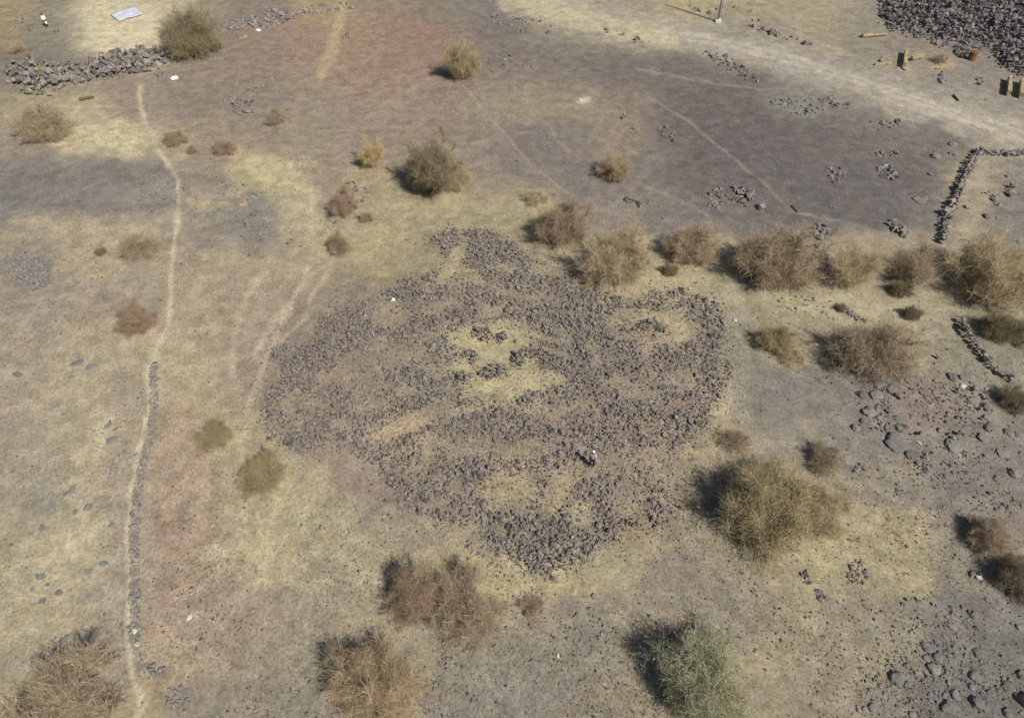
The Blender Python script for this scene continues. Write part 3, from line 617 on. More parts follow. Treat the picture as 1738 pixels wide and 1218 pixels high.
# boulders and flat slabs, each surveyed: column, row, half width in picture pixels, flatness
BL = [(1550,633,9,.6,'b'),(1548,646,9,.4,'b'),(1617,641,8,.7,'b'),(1632,641,5,.7,'b'),(1634,655,4.5,.5,'p'),(1491,652,9,.45,'b'),(1515,661,10,.45,'b'),(1462,670,7.5,.8,'b'),(1488,672,9,.6,'b'),(1475,700,10,.6,'b'),
 (1489,695,4,.7,'b'),(1494,710,6,.5,'b'),(1465,715,5,.8,'b'),(1452,727,7,.7,'b'),(1529,726,9,.35,'b'),(1522,752,17,.35,'b'),(1548,772,12,.3,'b'),(1617,756,12,.4,'b'),(1572,676,3.5,.7,'b'),(1596,678,5,.7,'b'),
 (1673,691,7,.9,'b'),(1652,681,8,.4,'b'),(1674,708,6.5,.5,'b'),(1678,726,8,.5,'b'),(1667,743,8,.6,'b'),(1711,735,8,.6,'b'),(1726,738,5,.6,'b'),(1702,770,9,.4,'b'),(1722,803,10,.7,'b'),(1692,812,6,.5,'b'),(1711,780,4,.6,'b'),(1562,720,4,.6,'b'),
 (1521,1150,11,.75,'b'),(1585,1134,9,.7,'b'),(1591,1116,8,.5,'b'),(1571,1116,5,.5,'b'),(1572,1099,8,.5,'b'),(1616,1063,7,.5,'b'),(1653,1043,7,.6,'b'),(1661,1107,9,.4,'b'),(1655,1147,10,.45,'b'),(1711,1165,9,.6,'b'),
 (1608,1200,11,.6,'b'),(1658,1192,10,.8,'b'),(1672,1201,6,.7,'b'),(1622,1180,8,.4,'b'),(1650,1165,6,.6,'b'),(1745,1192,14,1.2,'b'),(1480,1200,7,.6,'b'),(1468,1203,4.5,.6,'b'),(1458,1206,4,.8,'b'),(1539,1162,4.5,.9,'b'),(1495,1164,4.5,.6,'b'),
 (1729,1064,5,.7,'b'),(1734,1147,7,.9,'b'),(1726,1181,5,.7,'b'),(1710,1210,7,.7,'b'),(1548,1213,5,.7,'b'),(1007,1011,5,.6,'b'),
 (1617,246,6,.8,'b'),(1617,262,6,.6,'b'),(1588,266,8,.6,'b'),(1580,296,4,.8,'b'),(1560,340,9,.3,'b'),(1570,337,5,.4,'b'),(1640,352,5,.7,'b'),(1675,368,6,.8,'b'),(1730,412,5,.7,'b'),(1710,300,4,.6,'b'),(1545,530,0,0,'b')]
LAND = [('the rusty drum',1647,99),('the long stone wall',1625,335),('the leaning stone wall',1672,598),('the reddish clump',1565,785),('the right edge shrubs',1680,930),
 ('the round stone cluster',1455,970),('the slanting stone line',1380,995),('the green bush at the bottom',1185,1145),('the low wide brown bush',1475,600),('the person on the mound',1005,780),('the lower right corner',1734,1216),('the boulder ring centre',1575,700)]
used = {}
def where(u, v):
    nm, a, b = min(LAND, key=lambda t: math.hypot(t[1]-u, t[2]-v)); p, q = P(u, v), P(a, b); d = (p-q).length
    du, dv = u-a, v-b; ang = math.degrees(math.atan2(-dv, du)) % 360
    wd = ['right of', 'above right of', 'above', 'above left of', 'left of', 'below left of', 'below', 'below right of'][int((ang+22.5)//45) % 8]
    return f'{d:.1f} m {wd} {nm}'
for i, (cx, cy, hw, fl, kind) in enumerate(BL):
    if hw <= 0: continue
    s = hw/ppm(cx, cy); pp = P(cx, cy); me = boulder_mesh('pale_rock' if kind == 'p' else 'boulder', i % 9, fl)
    o = bpy.data.objects.new('boulder', me); C.objects.link(o)
    o.location = (pp.x, pp.y, pp.z + s*fl*0.18); o.scale = (s*1.05, s*rng.uniform(.85, 1.15), s); o.rotation_euler = (rng.normal(0, .1), rng.normal(0, .1), rng.uniform(0, 6.28))
    adj = ('white' if kind == 'p' else 'grey') + (' flat' if fl <= .4 else ' tall rounded' if fl >= .8 else ' low rounded') + (' boulder' if hw >= 6 else ' rock')
    lab = f'{"large " if hw >= 10 else "small " if hw < 5 else ""}{adj} {where(cx, cy)}'
    tag(o, lab, 'boulder', 'boulders of the right hand fields')
SLABS = [(131,616,9),(155,622,8),(121,640,5),(95,691,9),(110,703,6),(183,723,7),(197,727,5),(191,746,10),(30,635,9),(123,830,9),(111,837,5),(85,862,9),(60,855,8),(150,860,8),(128,868,5),(72,895,7),(55,840,7),(190,890,6),(211,768,5),(230,771,4),
 (70,978,7),(176,956,7),(150,970,6),(55,1000,5),(80,992,4),(100,1005,7),(72,1020,6),(108,1085,9),(112,1098,7),(90,1110,9),(57,1130,9),(78,1143,12),(40,1170,8),(52,905,4),(185,845,5),(150,1010,4),(245,1130,6),(268,1143,8)]
SL_WORDS = ['below the round reddish bush', 'in the straw ground left of the footpath', 'near the bottom left bush']
for i, (cx, cy, hw) in enumerate(SLABS):
    s = hw/ppm(cx, cy); pp = P(cx, cy)
    o = bpy.data.objects.new('flat_stone', boulder_mesh('slab', i % 9, 0.34)); C.objects.link(o)
    o.location = (pp.x, pp.y, pp.z+0.004*s); o.scale = (s*1.05, s*rng.uniform(.5, .95), s*.5); o.rotation_euler = (0, 0, rng.uniform(0, 6.28))
    t = 'between the round reddish bush and the pale bare streak' if cy < 710 else 'in the straw ground left of the path wall' if cy < 1040 else 'above the bottom left bush'
    tag(o, f'flat bluish grey stone sunk {t}', 'stone', f'flat stones sunk {t}')

# ------------------------------------------------------------------ gravel and dry grass as ground cover
def field_cover(n, seed):
    r = np.random.default_rng(seed); u = r.uniform(-20, 1758, n*2); v = 1230*r.uniform(0, 1, n*2)**0.8
    x, y, z = ground_at(u, v); return u, v, x, y, z, r
PATHD = lambda u, v: np.minimum.reduce([np.minimum.reduce([np.hypot(u-a0-np.clip(((u-a0)*(a1-a0)+(v-b0)*(b1-b0))/((a1-a0)**2+(b1-b0)**2), 0, 1)*(a1-a0), v-b0-np.clip(((u-a0)*(a1-a0)+(v-b0)*(b1-b0))/((a1-a0)**2+(b1-b0)**2), 0, 1)*(b1-b0)) for (a0, b0), (a1, b1) in zip(L[:-1], L[1:])])/hw for L, hw, _, _ in LINES[:3]])
u, v, x, y, z, r = field_cover(46000, 5)
k = np.clip(vnoise(x, y, 3.2, 61)*1.5-.35, 0.05, 1)*np.clip(PATHD(u, v)-.9, 0, 1); k = np.where(poly_dist(u, v, OUT) > -25, 1.0*np.clip(k+.45, 0, 1), k)
k = k*(1-ell(u, v, 205, 52, 110, 50))
kp = r.uniform(0, 1, len(u)) < k; x, y, z = x[kp], y[kp], z[kp]; s = r.lognormal(math.log(.036), .55, len(x)).clip(.012, .15)
tag(link('gravel', scatter_mesh('gravel', np.stack([x, y, z+s*.2], 1), s, PEBBLES), M['gravel']), 'scattered pebbles and stone chips over the dry ground', 'gravel', kind='stuff')

def grass_mesh(n, seed):
    u, v, x, y, z, r = field_cover(n, seed)
    col = soil_colour(x, y, z); sat = (col[:, 1]-col[:, 2])/np.maximum(col[:, 1], 1e-3)   # straw ground is the yellow ground
    k = np.clip((sat-0.30)*5.0, 0, 1)*np.clip(vnoise(x, y, 1.4, 71)*1.7-.35, 0, 1)*np.clip(PATHD(u, v)-.9, 0, 1)
    k = k*(1-ell(u, v, 205, 52, 110, 50))*np.where(v < 140, .4, 1)
    kp = r.uniform(0, 1, len(u)) < k; x, y, z = x[kp], y[kp], z[kp]; n = len(x); nb = 6
    X = np.repeat(x, nb)+r.normal(0, .045, n*nb); Yy = np.repeat(y, nb)+r.normal(0, .045, n*nb); Z = np.repeat(z, nb)-.01
    a = r.uniform(0, 2*np.pi, n*nb); ln = r.uniform(.10, .26, n*nb)*np.repeat(r.uniform(.6, 1.2, n), nb); lean = r.uniform(.3, 1.1, n*nb); b = r.uniform(0, 2*np.pi, n*nb); wd = .012
    v0 = np.stack([X-wd*np.cos(a), Yy-wd*np.sin(a), Z], 1); v1 = np.stack([X+wd*np.cos(a), Yy+wd*np.sin(a), Z], 1)
    v2 = np.stack([X+ln*np.sin(lean)*np.cos(b), Yy+ln*np.sin(lean)*np.sin(b), Z+ln*np.cos(lean)], 1)
    V = np.stack([v0, v1, v2], 1).reshape(-1, 3); F = np.arange(len(V)).reshape(-1, 3)
    m = (r.uniform(0, 1, n) < .10); tx, ty, tz = x[m], y[m], z[m]; nb = 26; q = len(tx)*nb
    X = np.repeat(tx, nb)+r.normal(0, .07, q); Yy = np.repeat(ty, nb)+r.normal(0, .07, q); Z = np.repeat(tz, nb)-.01; a = r.uniform(0, 6.28, q); b = r.uniform(0, 6.28, q); lean = r.uniform(.1, .9, q); ln = r.uniform(.18, .42, q); wd = .008
    w0 = np.stack([X-wd*np.cos(a), Yy-wd*np.sin(a), Z], 1); w1 = np.stack([X+wd*np.cos(a), Yy+wd*np.sin(a), Z], 1); w2 = np.stack([X+ln*np.sin(lean)*np.cos(b), Yy+ln*np.sin(lean)*np.sin(b), Z+ln*np.cos(lean)], 1)
    V = np.concatenate([V, np.stack([w0, w1, w2], 1).reshape(-1, 3)]); F = np.arange(len(V)).reshape(-1, 3)
    return mk('dry_grass', V, [F])
tag(link('dry_grass', grass_mesh(26000, 9), M['grass']), 'short straw coloured grass tufts over the yellow ground', 'grass', kind='stuff')

# ------------------------------------------------------------------ dry stone walls: one thing each, stones piled along a line
def stone_wall(name, px, width, ht, sp, label, cat, mat='wallstone', core=True):
    p = np.array([P(*q)[:2] for q in px]); seg = np.hypot(*(np.diff(p, axis=0).T)); s = np.concatenate([[0], np.cumsum(seg)]); L = s[-1]
    rows = max(1, int(ht/(sp*1.1))); Q, S = [], []
    for lv in range(rows):
        wdt = width*(1-.35*lv/max(rows, 1)); t = 0.0
        while t < L:
            for off in np.arange(-wdt/2, wdt/2+.01, sp*1.15):
                tt = min(L, max(0, t+rng.normal(0, sp*.3))); cx, cy = np.interp(tt, s, p[:, 0]), np.interp(tt, s, p[:, 1])
                i = min(len(seg)-1, max(0, np.searchsorted(s, tt)-1)); dx, dy = (p[i+1]-p[i])/max(seg[i], 1e-6)
                o = off+rng.normal(0, sp*.2); xx, yy = cx-dy*o, cy+dx*o
                hh = 1-.5*max(0, vnoise(tt, 0, 1.3, 81)-.35) if rows > 1 else 1
                if rng.uniform() < (.06 if rows > 1 else .08) or lv/rows > hh: continue
                sz = sp*rng.lognormal(-.38, .36 if rows > 1 else .4); Q.append((xx, yy, float(height(xx, yy))+sz*.4+lv*sp*.95)); S.append(sz)
            t += sp*1.15
    base = P(*px[len(px)//2]); Q = np.array(Q)-np.array(base[:])
    o = link(name, scatter_mesh(name, Q, np.array(S), ROCKS, .3), M[mat]); o.location = base
    return tag(o, label, cat)
stone_wall('stone_wall', [(1662,258),(1648,282),(1634,312),(1622,342),(1608,368),(1602,390),(1600,414)], .5, 1.0, .23, 'long dry stone wall of pale and dark stones with black shadow, upper right', 'wall')
stone_wall('stone_wall', [(1662,258),(1690,260),(1720,259),(1745,258)], .9, .4, .22, 'low tumbled stone wall running to the right edge from the top of the long wall', 'wall')
stone_wall('stone_wall', [(1632,548),(1642,572),(1662,596),(1682,622),(1698,636),(1716,646)], .28, .9, .23, 'leaning thin dark stone wall slanting down near the right edge', 'wall')
stone_wall('stone_edging', [(262,616),(263,650),(263,690),(259,735),(246,780),(236,830),(231,880),(229,930),(231,980),(232,1030),(230,1085)], .5, .16, .12, 'low line of small stones along the right side of the footpath', 'wall', 'slab')

# ------------------------------------------------------------------ thorn bushes
def unit(a): return a/np.maximum(np.linalg.norm(a, axis=-1, keepdims=True), 1e-9)
def prisms(A, B, ra, rb, r):
    n = len(A); d = unit(B-A); q = unit(np.cross(d, unit(r.normal(size=(n, 3))))); w_ = np.cross(d, q); vs = []
    for P_, rad in ((A, ra), (B, rb)):
        for k in range(3):
            a = 2*math.pi*k/3; vs.append(P_ + (q*math.cos(a)+w_*math.sin(a))*np.reshape(rad, (-1, 1)))
    V = np.stack(vs, 1).reshape(-1, 3); o = np.arange(n)[:, None]*6
    F = np.concatenate([o+np.array([[k, (k+1) % 3, 3+(k+1) % 3, 3+k]]) for k in range(3)])
    return V, F
def join(lst):
    V, F, o = [], [], 0
    for v_, f_ in lst: V.append(v_); F.append(f_+o); o += len(v_)
    return np.concatenate(V), np.concatenate(F)
PROTO = {}
def bush_proto(key, seed, nm=46, ns=420, nt=15000, hgt=1.35, pmin=4, pmax=84, tw=.0026, tl=(.09, .28), leaf=0, up=.25, clump=.5):
    r = np.random.default_rng(seed); mains = []; mseg = []
    ph = r.uniform(0, 6.28, 3)
    for i in range(nm):
        az = 2*math.pi*(i+r.uniform(-.4, .4))/nm*2.618; pol = math.radians(pmin+(pmax-pmin)*math.sqrt(r.uniform(0, 1)))
        lobe = 1+.14*math.sin(2*az+ph[0])+.10*math.sin(3*az+ph[1])+.08*math.sin(5*az+ph[2])
        L = r.uniform(.5, .80)*lobe/math.sqrt(math.sin(pol)**2+(math.cos(pol)/hgt)**2)
        d0 = np.array([math.sin(pol*.55)*math.cos(az), math.sin(pol*.55)*math.sin(az), math.cos(pol*.55)]); d1 = np.array([math.sin(pol)*math.cos(az), math.sin(pol)*math.sin(az), math.cos(pol)])
        b0 = np.array([r.normal(0, .05), r.normal(0, .05), -.02]); pts_ = [b0]
        for k in range(1, 5): pts_.append(b0*(1-k/4)+unit(d0*(1-k/4)+d1*(k/4))*L*k/4+r.normal(0, .018, 3))
        mains.append(np.array(pts_))
        for k in range(4): mseg.append((pts_[k], pts_[k+1], .014*(1-k/4.3), .014*(1-(k+1)/4.3)))
    secs = []
    for i in range(ns):
        m_ = mains[r.integers(0, nm)]; t = r.uniform(1.2, 4); k = min(3, int(t)); a = m_[k]+(m_[k+1]-m_[k])*(t-k)
        d = unit(.55*unit(a+np.array([0, 0, .05]))+.75*unit(r.normal(size=3))+np.array([0, 0, up])); L = r.uniform(.18, .42)
        b = a+d*L*.5; d2 = unit(d+r.normal(0, .3, 3)); c = b+d2*L*.5
        secs.append((a, b, c)); mseg.append((a, b, .0045, .003)); mseg.append((b, c, .003, .0015))
    A = np.array([m_[0] for m_ in mseg]); B = np.array([m_[1] for m_ in mseg]); B[:, 2] = np.maximum(B[:, 2], .02)
    tv, tf = prisms(A, B, np.array([m_[2] for m_ in mseg]), np.array([m_[3] for m_ in mseg]), r)
    S = np.array(secs); wts = r.uniform(1-clump, 1, ns)**2; ii = r.choice(ns, nt, p=wts/wts.sum()); t = r.uniform(.1, 2, nt); lo = t < 1
    a = np.where(lo[:, None], S[ii, 0]+(S[ii, 1]-S[ii, 0])*t[:, None], S[ii, 1]+(S[ii, 2]-S[ii, 1])*(t-1)[:, None])
    d = unit(.40*unit(a)+.9*unit(r.normal(size=(nt, 3)))+np.array([0, 0, up*.6])); L = r.uniform(*tl, nt)
    b = a+d*L[:, None]; b[:, 2] = np.maximum(b[:, 2], .015)
    cv, cf = prisms(a, b, np.full(nt, tw), np.full(nt, tw*.3), r)
    # side spurs
    t = r.uniform(.3, 1, nt); a2 = a+(b-a)*t[:, None]; d2 = unit(d+.9*unit(r.normal(size=(nt, 3)))); b2 = a2+d2*(L*.45)[:, None]; b2[:, 2] = np.maximum(b2[:, 2], .01)
    cv2, cf2 = prisms(a2, b2, np.full(nt, tw*.6), np.full(nt, tw*.2), r)
    V, F = join([(cv, cf), (cv2, cf2)]); faces = [F]
    if leaf:
        pts_ = np.concatenate([b, b2]); sel = r.integers(0, len(pts_), leaf); c = pts_[sel]+r.normal(0, .02, (leaf, 3)); q = unit(r.normal(size=(leaf, 3))); w_ = unit(np.cross(q, r.normal(size=(leaf, 3)))); s = r.uniform(.007, .015, leaf)[:, None]
        lv = np.stack([c-q*s, c+w_*s*.55, c+q*s, c-w_*s*.55], 1).reshape(-1, 3); lf = np.arange(len(lv)).reshape(-1, 4)+len(V)
        V = np.concatenate([V, lv]); faces.append(lf)
    tm = mk('trunk', tv, [tf]); tm.materials.append(M['bark']); cm = mk('crown', V, faces); cm.materials.append(M['twig'])
    PROTO[key] = (tm, cm)
bush_proto('round', 1); bush_proto('round2', 2, hgt=1.3); bush_proto('dense', 3, 46, 440, 15000, 1.25, leaf=5000)
bush_proto('dense2', 4, 40, 400, 14000, 1.2, leaf=5000); bush_proto('wispy', 5, 26, 170, 5200, 1.3, 10, 72, .0030, (.15, .42), up=.5); bush_proto('tall', 6, 34, 380, 15000, 2.0, 4, 60, leaf=9000)
bush_proto('low', 7, 40, 340, 12000, 1.0, 8, 86); bush_proto('sparse', 8, 16, 80, 2000, .8, 25, 85, .0045, (.15, .4), clump=.8); bush_proto('green', 9, 44, 420, 14000, 1.1, leaf=12000)
T = {'tan': (0.448, 0.353, 0.241), 'grey': (0.414, 0.330, 0.230), 'red': (0.392, 0.291, 0.207), 'olive': (0.426, 0.353, 0.207), 'dark': (0.291, 0.241, 0.151), 'yellow': (0.538, 0.420, 0.213), 'orange': (0.459, 0.358, 0.230), 'green': (0.414, 0.403, 0.263), 'straw': (0.515, 0.420, 0.269), 'bright': (0.314, 0.403, 0.157)}
# column, row, half width in the survey picture, form, tint, label
BUSH = [
 (332,58,48,'dense','dark','broad dark olive brown bush standing at the right end of the sandy clearing'),
 (86,206,40,'round','grey','grey brown twiggy bush at the left edge above the sand strip'),
 (786,90,34,'tall','olive','tall yellow topped tree with a black shadow, upper middle'),
 (632,253,24,'tall','yellow','small mustard yellow bush left of the dark tree'),
 (738,258,54,'tall','dark','large dark olive tree with bare stems, upper middle'),
 (775,298,24,'dense2','olive','low olive shrub at the lower right foot of the dark tree'),
 (715,300,26,'dense2','dark','low dark shrub at the lower left foot of the dark tree'),
 (586,340,27,'round','red','reddish brown shrub among dark stones left of the mound top'),
 (579,410,22,'round','grey','small olive grey shrub between the yellow track and the mound'),
 (1040,283,26,'round2','orange','orange brown dry bush alone on the grey brown flat'),
 (956,372,48,'round','red','rust brown spiky bush touching the left side of the large tan bush'),
 (1042,424,62,'round2','tan','large round tan bush at the upper edge of the mound'),
 (1172,408,47,'round','tan','mid sized tan bush between the large tan bush and the big round brown bush'),
 (1314,428,70,'round','tan','big round brown bush with black shadow on its left'),
 (1440,452,44,'wispy','straw','wispy straw coloured bush with radiating stems beside a stone pile'),
 (1538,450,44,'wispy','grey','thin see-through grey bush left of the wide olive tan bush'),
 (1668,448,74,'round2','straw','wide olive tan bush near the right edge below the long stone wall'),
 (1316,578,36,'low','olive','reddish olive low bush right of the mound'),
 (1335,605,22,'sparse','straw','small straw bush hugging the reddish olive low bush'),
 (1476,598,70,'low','grey','low wide brown bush above the boulder ring'),
 (1698,560,38,'low','dark','dark branched olive bush right of the leaning stone wall'),
 (1722,680,28,'low','dark','grey olive shrub cut by the right edge below the leaning wall'),
 (240,421,29,'low','grey','grey brown low bush beside the footpath, upper left'),
 (172,428,9,'low','dark','tiny dark plant left of the grey brown low bush'),
 (237,534,34,'round2','red','round reddish brown bush left of the footpath'),
 (368,738,32,'low','olive','olive straw bush above the yellow green bush, left of the mound'),
 (450,798,42,'dense2','olive','yellow green bush at the lower left foot of the mound'),
 (706,998,58,'round','red','dark reddish brown bush, left one of the pair below the mound'),
 (796,1026,64,'round2','grey','brown twiggy bush, right one of the pair below the mound'),
 (642,1162,84,'round','orange','orange brown bush at the bottom edge left of the middle'),
 (1186,1142,92,'green','green','green grey thorn bush at the bottom edge with dark shadow on its left'),
 (1290,846,88,'dense','olive','largest olive brown bush at the lower right foot of the mound'),
 (1372,850,56,'dense2','straw','yellow olive bush merged with the right side of the largest bush'),
 (1240,752,28,'sparse','grey','thin brown shrub above the largest olive brown bush'),
 (1398,786,32,'sparse','dark','open dark branched shrub above right of the largest bush'),
 (1426,852,15,'sparse','grey','little brown shrub right of the yellow olive bush'),
 (1674,903,37,'round','tan','tan brown bush with a black shadow on its left near the right edge'),
 (1728,975,48,'dense','dark','dark bush cut by the right edge below the tan brown bush'),
 (128,1190,88,'round2','grey','big brown bush at the bottom left corner'),
 (470,202,17,'low','grey','small brown shrub on the bare slope, upper left'),
 (300,238,19,'low','grey','small brown shrub at the right end of the sand strip'),
 (382,253,17,'low','red','small reddish shrub right of the sand strip shrub'),
 (327,256,9,'low','red','tiny reddish shrub between the two small sand strip shrubs'),
 (1546,529,16,'dense','dark','dark rounded grey shrub on straw ground left of the leaning stone wall'),
 (1136,456,14,'dense','dark','small dark shrub under the mid sized tan bush'),
 (1526,492,20,'low','dark','flat dark shrub below the thin grey bush'),
 (904,1026,20,'sparse','red','faint reddish shrub right of the pair below the mound'),
 (622,370,12,'low','grey','small grey shrub right of the reddish brown shrub'),
 (1426,523,10,'low','dark','tiny black shrub at the left end of the short stone line'),
 (68,122,8,'wispy','bright','bright green leafy plant on the left rubble bank'),
 (905,340,20,'sparse','straw','thin straw shrub just left above the rust brown spiky bush'),
 (1732,498,16,'low','grey','grey shrub cut by the right edge below the wide olive tan bush'),
 (30,85,14,'sparse','orange','orange dry scrub at the top left edge'),
 (1590,104,12,'sparse','orange','brown heap of dry brushwood beside the fallen plank'),
]
SINK = {'tall': .85, 'round': .50, 'round2': .46, 'dense': .46, 'dense2': .48, 'wispy': .45, 'low': .22, 'sparse': .12, 'green': .42}
for cx, cy, hw, form, tint, lab in BUSH:
    s = hw/ppm(cx, cy); th = math.atan2(CAM_H, P(cx, cy).y); fv = cy + hw*SINK[form]*math.cos(th)/.64
    base = P(cx, min(fv, 1300)); s = hw/ppm(cx, min(fv, 1300))*1.0
    cat = 'tree' if form == 'tall' and hw > 30 else 'plant' if tint == 'bright' else 'bush'
    nm = {'tree': 'thorn_tree', 'plant': 'green_plant', 'bush': 'thorn_bush'}[cat]
    root = empty(nm, base, lab, cat, None if cat != 'bush' else 'dry thorn bushes')
    root.rotation_euler = (0, 0, rng.uniform(0, 6.28)); s *= 1.14*(1.08 if hw < 30 else 1.03 if hw < 45 else 1.0); zf = 1.06+.20*max(0, min(1, (620-cy)/450))
    sx, sy = rng.uniform(.88, 1.1), rng.uniform(.88, 1.1)
    for part, me in zip(('trunk', 'crown'), PROTO[form]):
        o = bpy.data.objects.new(part, me); C.objects.link(o); o.parent = root; o.scale = (s*sx, s*sy, s*zf)
        c = np.array(T[tint])*rng.uniform(.93, 1.07); o.color = (*(c if part == 'crown' else c*.7), 1)

# ------------------------------------------------------------------ objects
def lathe(bm, rings, n=12, cap=True):                           # rings of (x, y, z, radius)
    R = []
    for x_, y_, z_, r_ in rings: R.append([bm.verts.new((x_+r_*math.cos(2*math.pi*k/n), y_+r_*math.sin(2*math.pi*k/n), z_)) for k in range(n)])
    for a, b in zip(R[:-1], R[1:]):
        for k in range(n): bm.faces.new((a[k], a[(k+1) % n], b[(k+1) % n], b[k]))
    if cap: bm.faces.new(R[0][::-1]); bm.faces.new(R[-1])
def bm_obj(name, bm, mat, parent=None, smooth=True):
    me = bpy.data.meshes.new(name); bmesh.ops.recalc_face_normals(bm, faces=bm.faces); bm.to_mesh(me); bm.free()
    for f in me.polygons: f.use_smooth = smooth
    return link(name, me, mat, parent)
pb = P(1218, 37)
pole = empty('utility_pole', pb, 'grey utility pole on a pale block footing at the top edge', 'pole')
bm = bmesh.new(); lathe(bm, [(0, 0, .3, .17), (0, 0, 4, .145), (0, 0, 8.6, .11)], 14); bm_obj('shaft', bm, M['pole'], pole)
bm = bmesh.new(); bmesh.ops.create_cube(bm, size=1, matrix=Matrix.Translation((0, 0, .12))@Matrix.Diagonal((.75, .75, .42, 1))); bmesh.ops.bevel(bm, geom=bm.edges, offset=.05, segments=2, affect='EDGES'); bm_obj('footing', bm, M['concrete'], pole, False)

def log(name, a, b, r0, r1, mat, label, cat, lift=None, wob=.12, square=False):
    r0, r1 = r0*.78, r1*.78; lift = lift*.85 if lift else lift; A, B = P(*a), P(*b); d = B-A; L = d.length; n = 10; o = A.copy(); bm = bmesh.new(); R = []
    ax = d.normalized(); side = ax.cross(Vector((0, 0, 1))).normalized(); upv = side.cross(ax)
    m_ = 4 if square else 9
    for i in range(n+1):
        t = i/n; c = d*t + side*(wob*L*.1*math.sin(t*4+L))+upv*((lift if lift else max(r0, r1))*.9); r = r0*(1-t)+r1*t
        R.append([bm.verts.new(c+(side*math.cos(2*math.pi*(k+.5)/m_)+upv*math.sin(2*math.pi*(k+.5)/m_))*r*(1+rng.normal(0, .09))) for k in range(m_)])
    for p_, q_ in zip(R[:-1], R[1:]):
        for k in range(m_): bm.faces.new((p_[k], p_[(k+1) % m_], q_[(k+1) % m_], q_[k]))
    bm.faces.new(R[0][::-1]); bm.faces.new(R[-1])
    ob = bm_obj(name, bm, M[mat], None, not square); ob.location = o
    return tag(ob, label, cat)
log('log', (1462,64), (1504,61), .32, .16, 'wood', 'pale fallen log with a thick dark root end left of the rock heap', 'log')
log('log', (136,171), (160,167), .22, .18, 'darkwood', 'dark log lying on bare ground above the left sand strip', 'log')
log('plank', (422,40), (434,48), .22, .2, 'wood', 'pale yellow plank by the rubble strip, upper one with the white scrap at its end', 'plank', .12, 0, True)
log('plank', (406,67), (420,63), .18, .18, 'wood', 'short tan plank below the rubble strip', 'plank', .12, 0, True)
log('beam', (1484,111), (1514,110), .22, .2, 'wood', 'pale beam lying flat, leftmost timber below the rock heap', 'beam', .2, 0, True)
log('beam', (1493,106), (1502,97), .2, .18, 'wood', 'short slanted beam at the left end of the timber row', 'beam', .2, 0, True)
log('beam', (1533,116), (1536,92), .34, .34, 'wood', 'thick yellow beam pointing away, middle of the timber row', 'beam', .6, 0, True)
log('beam', (1545,104), (1566,99), .3, .26, 'wood', 'pale beam lying crosswise right of the thick yellow beam', 'beam', .5, 0, True)
log('plank', (1588,118), (1619,116), .14, .14, 'wood', 'long thin fallen plank under the brushwood', 'plank', .15, 0, True)
log('beam', (1709,164), (1711,138), .34, .34, 'wood', 'left one of the two upright yellow beams at the right edge', 'beam', .6, 0, True)
log('beam', (1730,168), (1732,142), .40, .40, 'wood', 'right one of the two upright yellow beams at the right edge', 'beam', .6, 0, True)
log('stick', (1344,350), (1353,361), .10, .07, 'darkwood', 'dark stick lying across the thin track on the grey flat', 'stick')
log('stick', (1618,163), (1626,172), .16, .1, 'darkwood', 'dark stick between the road and the timber row', 'stick')

dr = P(1648, 101); bm = bmesh.new(); lathe(bm, [(0, 0, 0, .42), (0, 0, .05, .45), (0, 0, .4, .43), (0, 0, .42, .46), (0, 0, .45, .43), (0, 0, .9, .45), (0, 0, .94, .42)], 20)
drum = bm_obj('drum', bm, M['rust'], None, False); drum.location = dr; tag(drum, 'rusty brown drum at the end of the small spoil pile', 'drum')

# white sheet on the sand
c4 = [P(188, 27), P(202, 38), P(243, 26), P(228, 13)]; bm = bmesh.new(); n = 14; gr = []
o0 = sum(c4, Vector())/4
for zz in (0.16, 0.13):
    g_ = []
    for i in range(n+1):
        row = []
        for j in range(n+1):
            a, b = i/n, j/n; p = c4[0]*(1-a)*(1-b)+c4[1]*a*(1-b)+c4[2]*a*b+c4[3]*(1-a)*b
            row.append(bm.verts.new((p.x-o0.x, p.y-o0.y, float(height(p.x, p.y))-o0.z+zz+.10*mnoise.noise(Vector((p.x*1.2, p.y*1.2, 0)))+.05*mnoise.noise(Vector((p.x*3, p.y*3, 2))))))
        g_.append(row)
    gr.append(g_)
for s_, g_ in enumerate(gr):
    for i in range(n):
        for j in range(n): f = bm.faces.new((g_[i][j], g_[i+1][j], g_[i+1][j+1], g_[i][j+1]))
for i in range(n):
    for (i0, j0, i1, j1) in ((i, 0, i+1, 0), (i, n, i+1, n), (0, i, 0, i+1), (n, i, n, i+1)):
        bm.faces.new((gr[0][i0][j0], gr[0][i1][j1], gr[1][i1][j1], gr[1][i0][j0]))
sh = bm_obj('sheet', bm, M['sheet']); sh.location = o0; tag(sh, 'bluish white sheet spread on the sandy clearing', 'sheet')
def lump(name, u_, v_, hw, mat, label, cat, sq=(1, .8, .7), seed=3):
    s = hw/ppm(u_, v_); me = blob_rock(seed, sq[2], .3); me.materials.append(M[mat]); o = bpy.data.objects.new(name, me); C.objects.link(o)
    p = P(u_, v_); o.location = (p.x, p.y, p.z+s*sq[2]*.45); o.scale = (s*sq[0], s*sq[1], s); o.rotation_euler = (0, 0, seed); return tag(o, label, cat)
lump('sack', 297, 134, 5.5, 'white', 'white full sack lying below the rubble bank', 'sack', (1.1, .8, .6), 4)
lump('scrap', 439, 52, 4, 'white', 'white scrap at the end of the pale yellow plank', 'scrap', (1, .8, .5), 6)
lump('white_stone', 667, 509, 4.2, 'white', 'single white stone on the upper left of the mound', 'stone', (1, .8, .6), 8)
lump('white_stone', 228, 1071, 5.5, 'pale_rock', 'upper one of two pale stones beside the footpath near the bottom', 'stone', (.8, 1, .6), 9)
